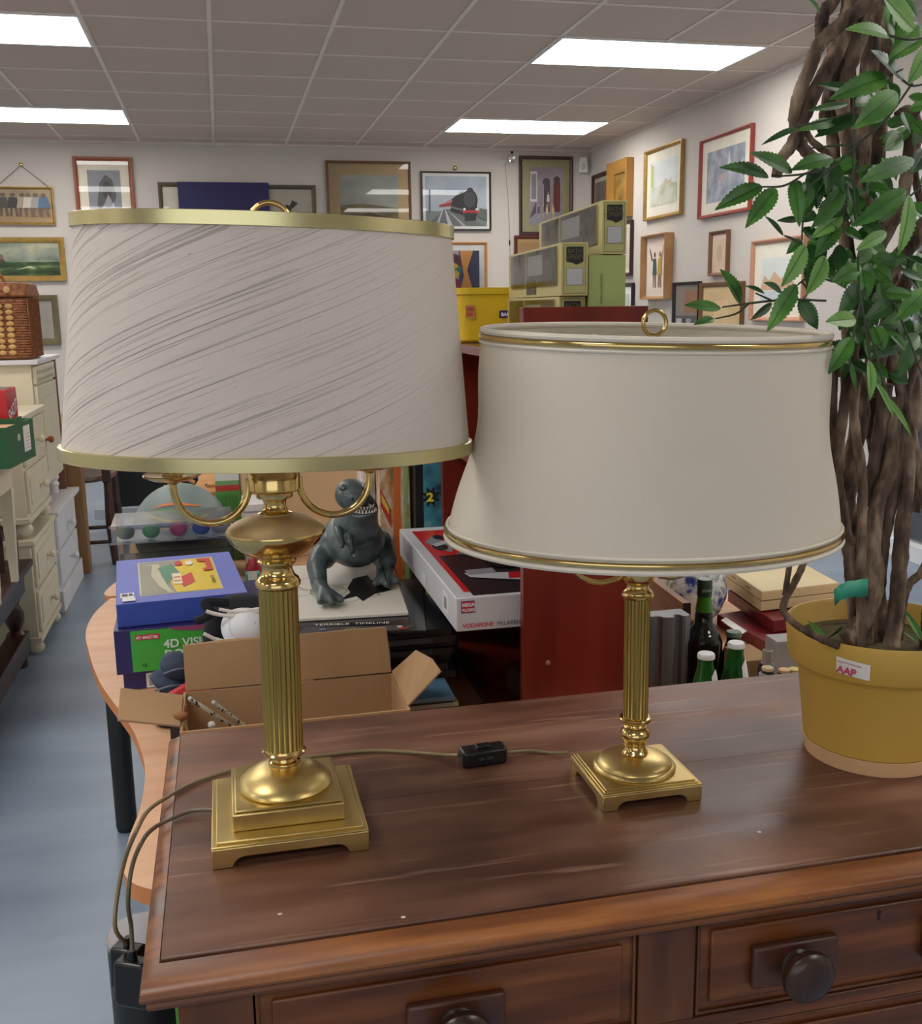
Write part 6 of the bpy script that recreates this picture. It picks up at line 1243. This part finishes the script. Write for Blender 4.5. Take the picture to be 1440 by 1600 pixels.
# dark coffer table near the left edge
T = thing('side_table', 'dark oak low table with turned legs at the left edge of the picture', 'table', (FX, 2.75, 0))
mbx(T, 'top', (-.60, 0, .375), (.0, 1.34, .40), DARKWOOD); mbx(T, 'apron', (-.56, .04, .28), (-.03, 1.30, .375), DARKWOOD); mbx(T, 'stretcher', (-.10, .04, .05), (-.03, 1.30, .13), DARKWOOD)
for x in (-.54, -.07):
    for y in (.08, 1.26):
        b = MB(); b.lathe([(.032, 0), (.034, .05), (.034, .13), (.020, .145), (.034, .18), (.036, .21), (.020, .245), (.030, .27), (.034, .285)], DARKWOOD, c=(x, y, 0), n=24); b.build('leg', T)
# cream stool on it, with the crate and red box
T = thing('cream_stool', 'small cream table with tapered legs standing on the dark low table', 'table', (-.95, 3.42, .401))
mbx(T, 'top', (-.25, -.02, .415), (.24, .36, .435), CREAM); mbx(T, 'apron', (-.23, 0, .33), (.22, .34, .415), CREAM)
for x in (-.21, .20):
    for y in (.02, .32): b = MB(); b.box((x, y, .165), (.044, .044, .33), CREAM, rot=Matrix.Rotation(PI, 3, 'X'), taper=.5); b.build('leg', T)
GC = mat('green_printed_card', S(38, 92, 54), .6, var=.06, scale=(20, 20, 20))
T = thing('produce_crate', 'dark green cardboard produce crate with a paper label on its end', 'crate', (-.83, 3.46, .838), -.10)
b = MB()
for a, c in (((-.28, 0, 0), (.16, .004, .13)), ((-.28, .29, 0), (.16, .294, .13)), ((-.28, .004, 0), (-.276, .29, .13)), ((.156, .004, 0), (.16, .29, .13)), ((-.276, .004, 0), (.156, .29, .004))): b.bb(a, c, GC)
b.bb((.157, .11, .13), (.1605, .17, .15), GC); b.build('walls', T, smooth=False)
decal('paper_label', T, [(PAPER, R4(.17, .03, .245, .115))]+[(flat(120, 120, 124), R4(.18, .04+.012*k, .235, .0415+.012*k)) for k in range(5)], (.16, 0, 0), Y_, Z_, .0008)
decal('hand_hole', T, [(flat(196, 190, 176), circ(.12, .085, .016, .012))], (.16, 0, 0), Y_, Z_, .0008)
b = MB(); b.bb((-.27, .01, .10), (.15, .28, .112), flat(206, 160, 120)); b.build('inner_card', T, smooth=False)
T = thing('red_box', 'red cardboard box with dark top behind the green crate', 'box', (-.83, 3.80, .845), 0)
b = MB(); b.bb((-.3, 0, 0), (.10, .18, .215), flat(196, 40, 44, .4)); b.build('carton', T, bevel=.003)
decal('top_print', T, [(flat(96, 70, 66), R4(-.29, .01, .09, .17)), (flat(206, 200, 190), R4(-.2, .03, -.08, .08))], (0, 0, .215), X, Y_, .001); text('lettering', T, 'SHOT', .06, (.1, .01, .10), Vector((0, 1, .25)), Vector((0, -.25, 1)), flat(236, 226, 226), base=.002, bold=.001)
T = thing('spindle_chair', 'dark wooden spindles of a stool behind the cream table', 'stool', (-.80, 3.89, .401))
for x in (-.10, -.02, .03): b = MB(); b.lathe([(.010, 0), (.013, .1), (.009, .25), (.012, .42)], DARKWOOD, c=(x, 0, 0), n=14); b.build('spindle', T)
b = MB(); b.bb((-.30, -.08, .42), (.06, .08, .442), DARKWOOD); b.build('seat', T, bevel=.004); b = MB(); b.bb((-.1, -.004, .20), (.03, .004, .205), flat(190, 184, 176)); b.build('cross_wire', T)
# dark windsor stool / chair beyond
p = Vector((-.63, 5.62, 0))
T = thing('wooden_chair', 'dark wooden chair with slatted rails in front of the black board', 'chair', (p.x, p.y, 0))
for x, y, sx, sy in ((0, 0, .03, .02), (.0, .36, .03, -.02), (-.28, 0, -.03, .02), (-.28, .36, -.03, -.02)):
    b = MB(); b.tube([(x+sx*.5, y-sy, 0), (x+.1*sx, y, .22), (x, y+.02, .44)], [.018, .026, .018], DARKWOOD, n=12); b.build('leg', T)
b = MB(); b.lathe([(.20, .44), (.22, .455), (.215, .47), (.05, .465)], mat('seat_wood', S(120, 90, 74), .4), c=(-.14, .18, 0), n=32, sx=.8, sy=.95); b.build('seat', T)
for z in (.12, .20): b = MB(); b.tube([(-.28, 0, z), (.02, 0, z)], .010, DARKWOOD, n=8, sub=1); b.build('stretcher', T)
b = MB(); b.bb((-.02, -.02, .44), (.02, .02, .95), DARKWOOD); b.build('back_post', T, bevel=.004)
for z in (.56, .64): b = MB(); b.bb((-.28, -.01, z), (-.02, .01, z+.03), flat(150, 130, 120)); b.build('back_rail', T, bevel=.003)
# black display board and pale strip
T = thing('display_board', 'black display board with pale base strip on the floor beyond the toys', 'board', (-.50, 6.8, 0))
mbx(T, 'panel', (-.28, 0, .09), (.30, .04, .80), flat(14, 15, 18, .5)); mbx(T, 'base_strip', (-.35, -.02, .02), (.75, .0, .085), flat(170, 176, 184))
T = thing('metal_rack', 'grey tubular metal stand right of the black display board', 'rack', (-.16, 6.75, 0))
for x in (0, .06, .13): mbx(T, 'upright', (x, 0, .09), (x+.025, .03, .8), flat(128, 130, 134, .4))
b = MB(); b.bb((.02, 7.2, 0), (.9, 7.7, .95), flat(30, 30, 34, .7)); tag(b.build('dark_cabinet', bevel=.004), 'dark cabinet far behind the toy table', 'cabinet')  # plain box in one even near-black colour
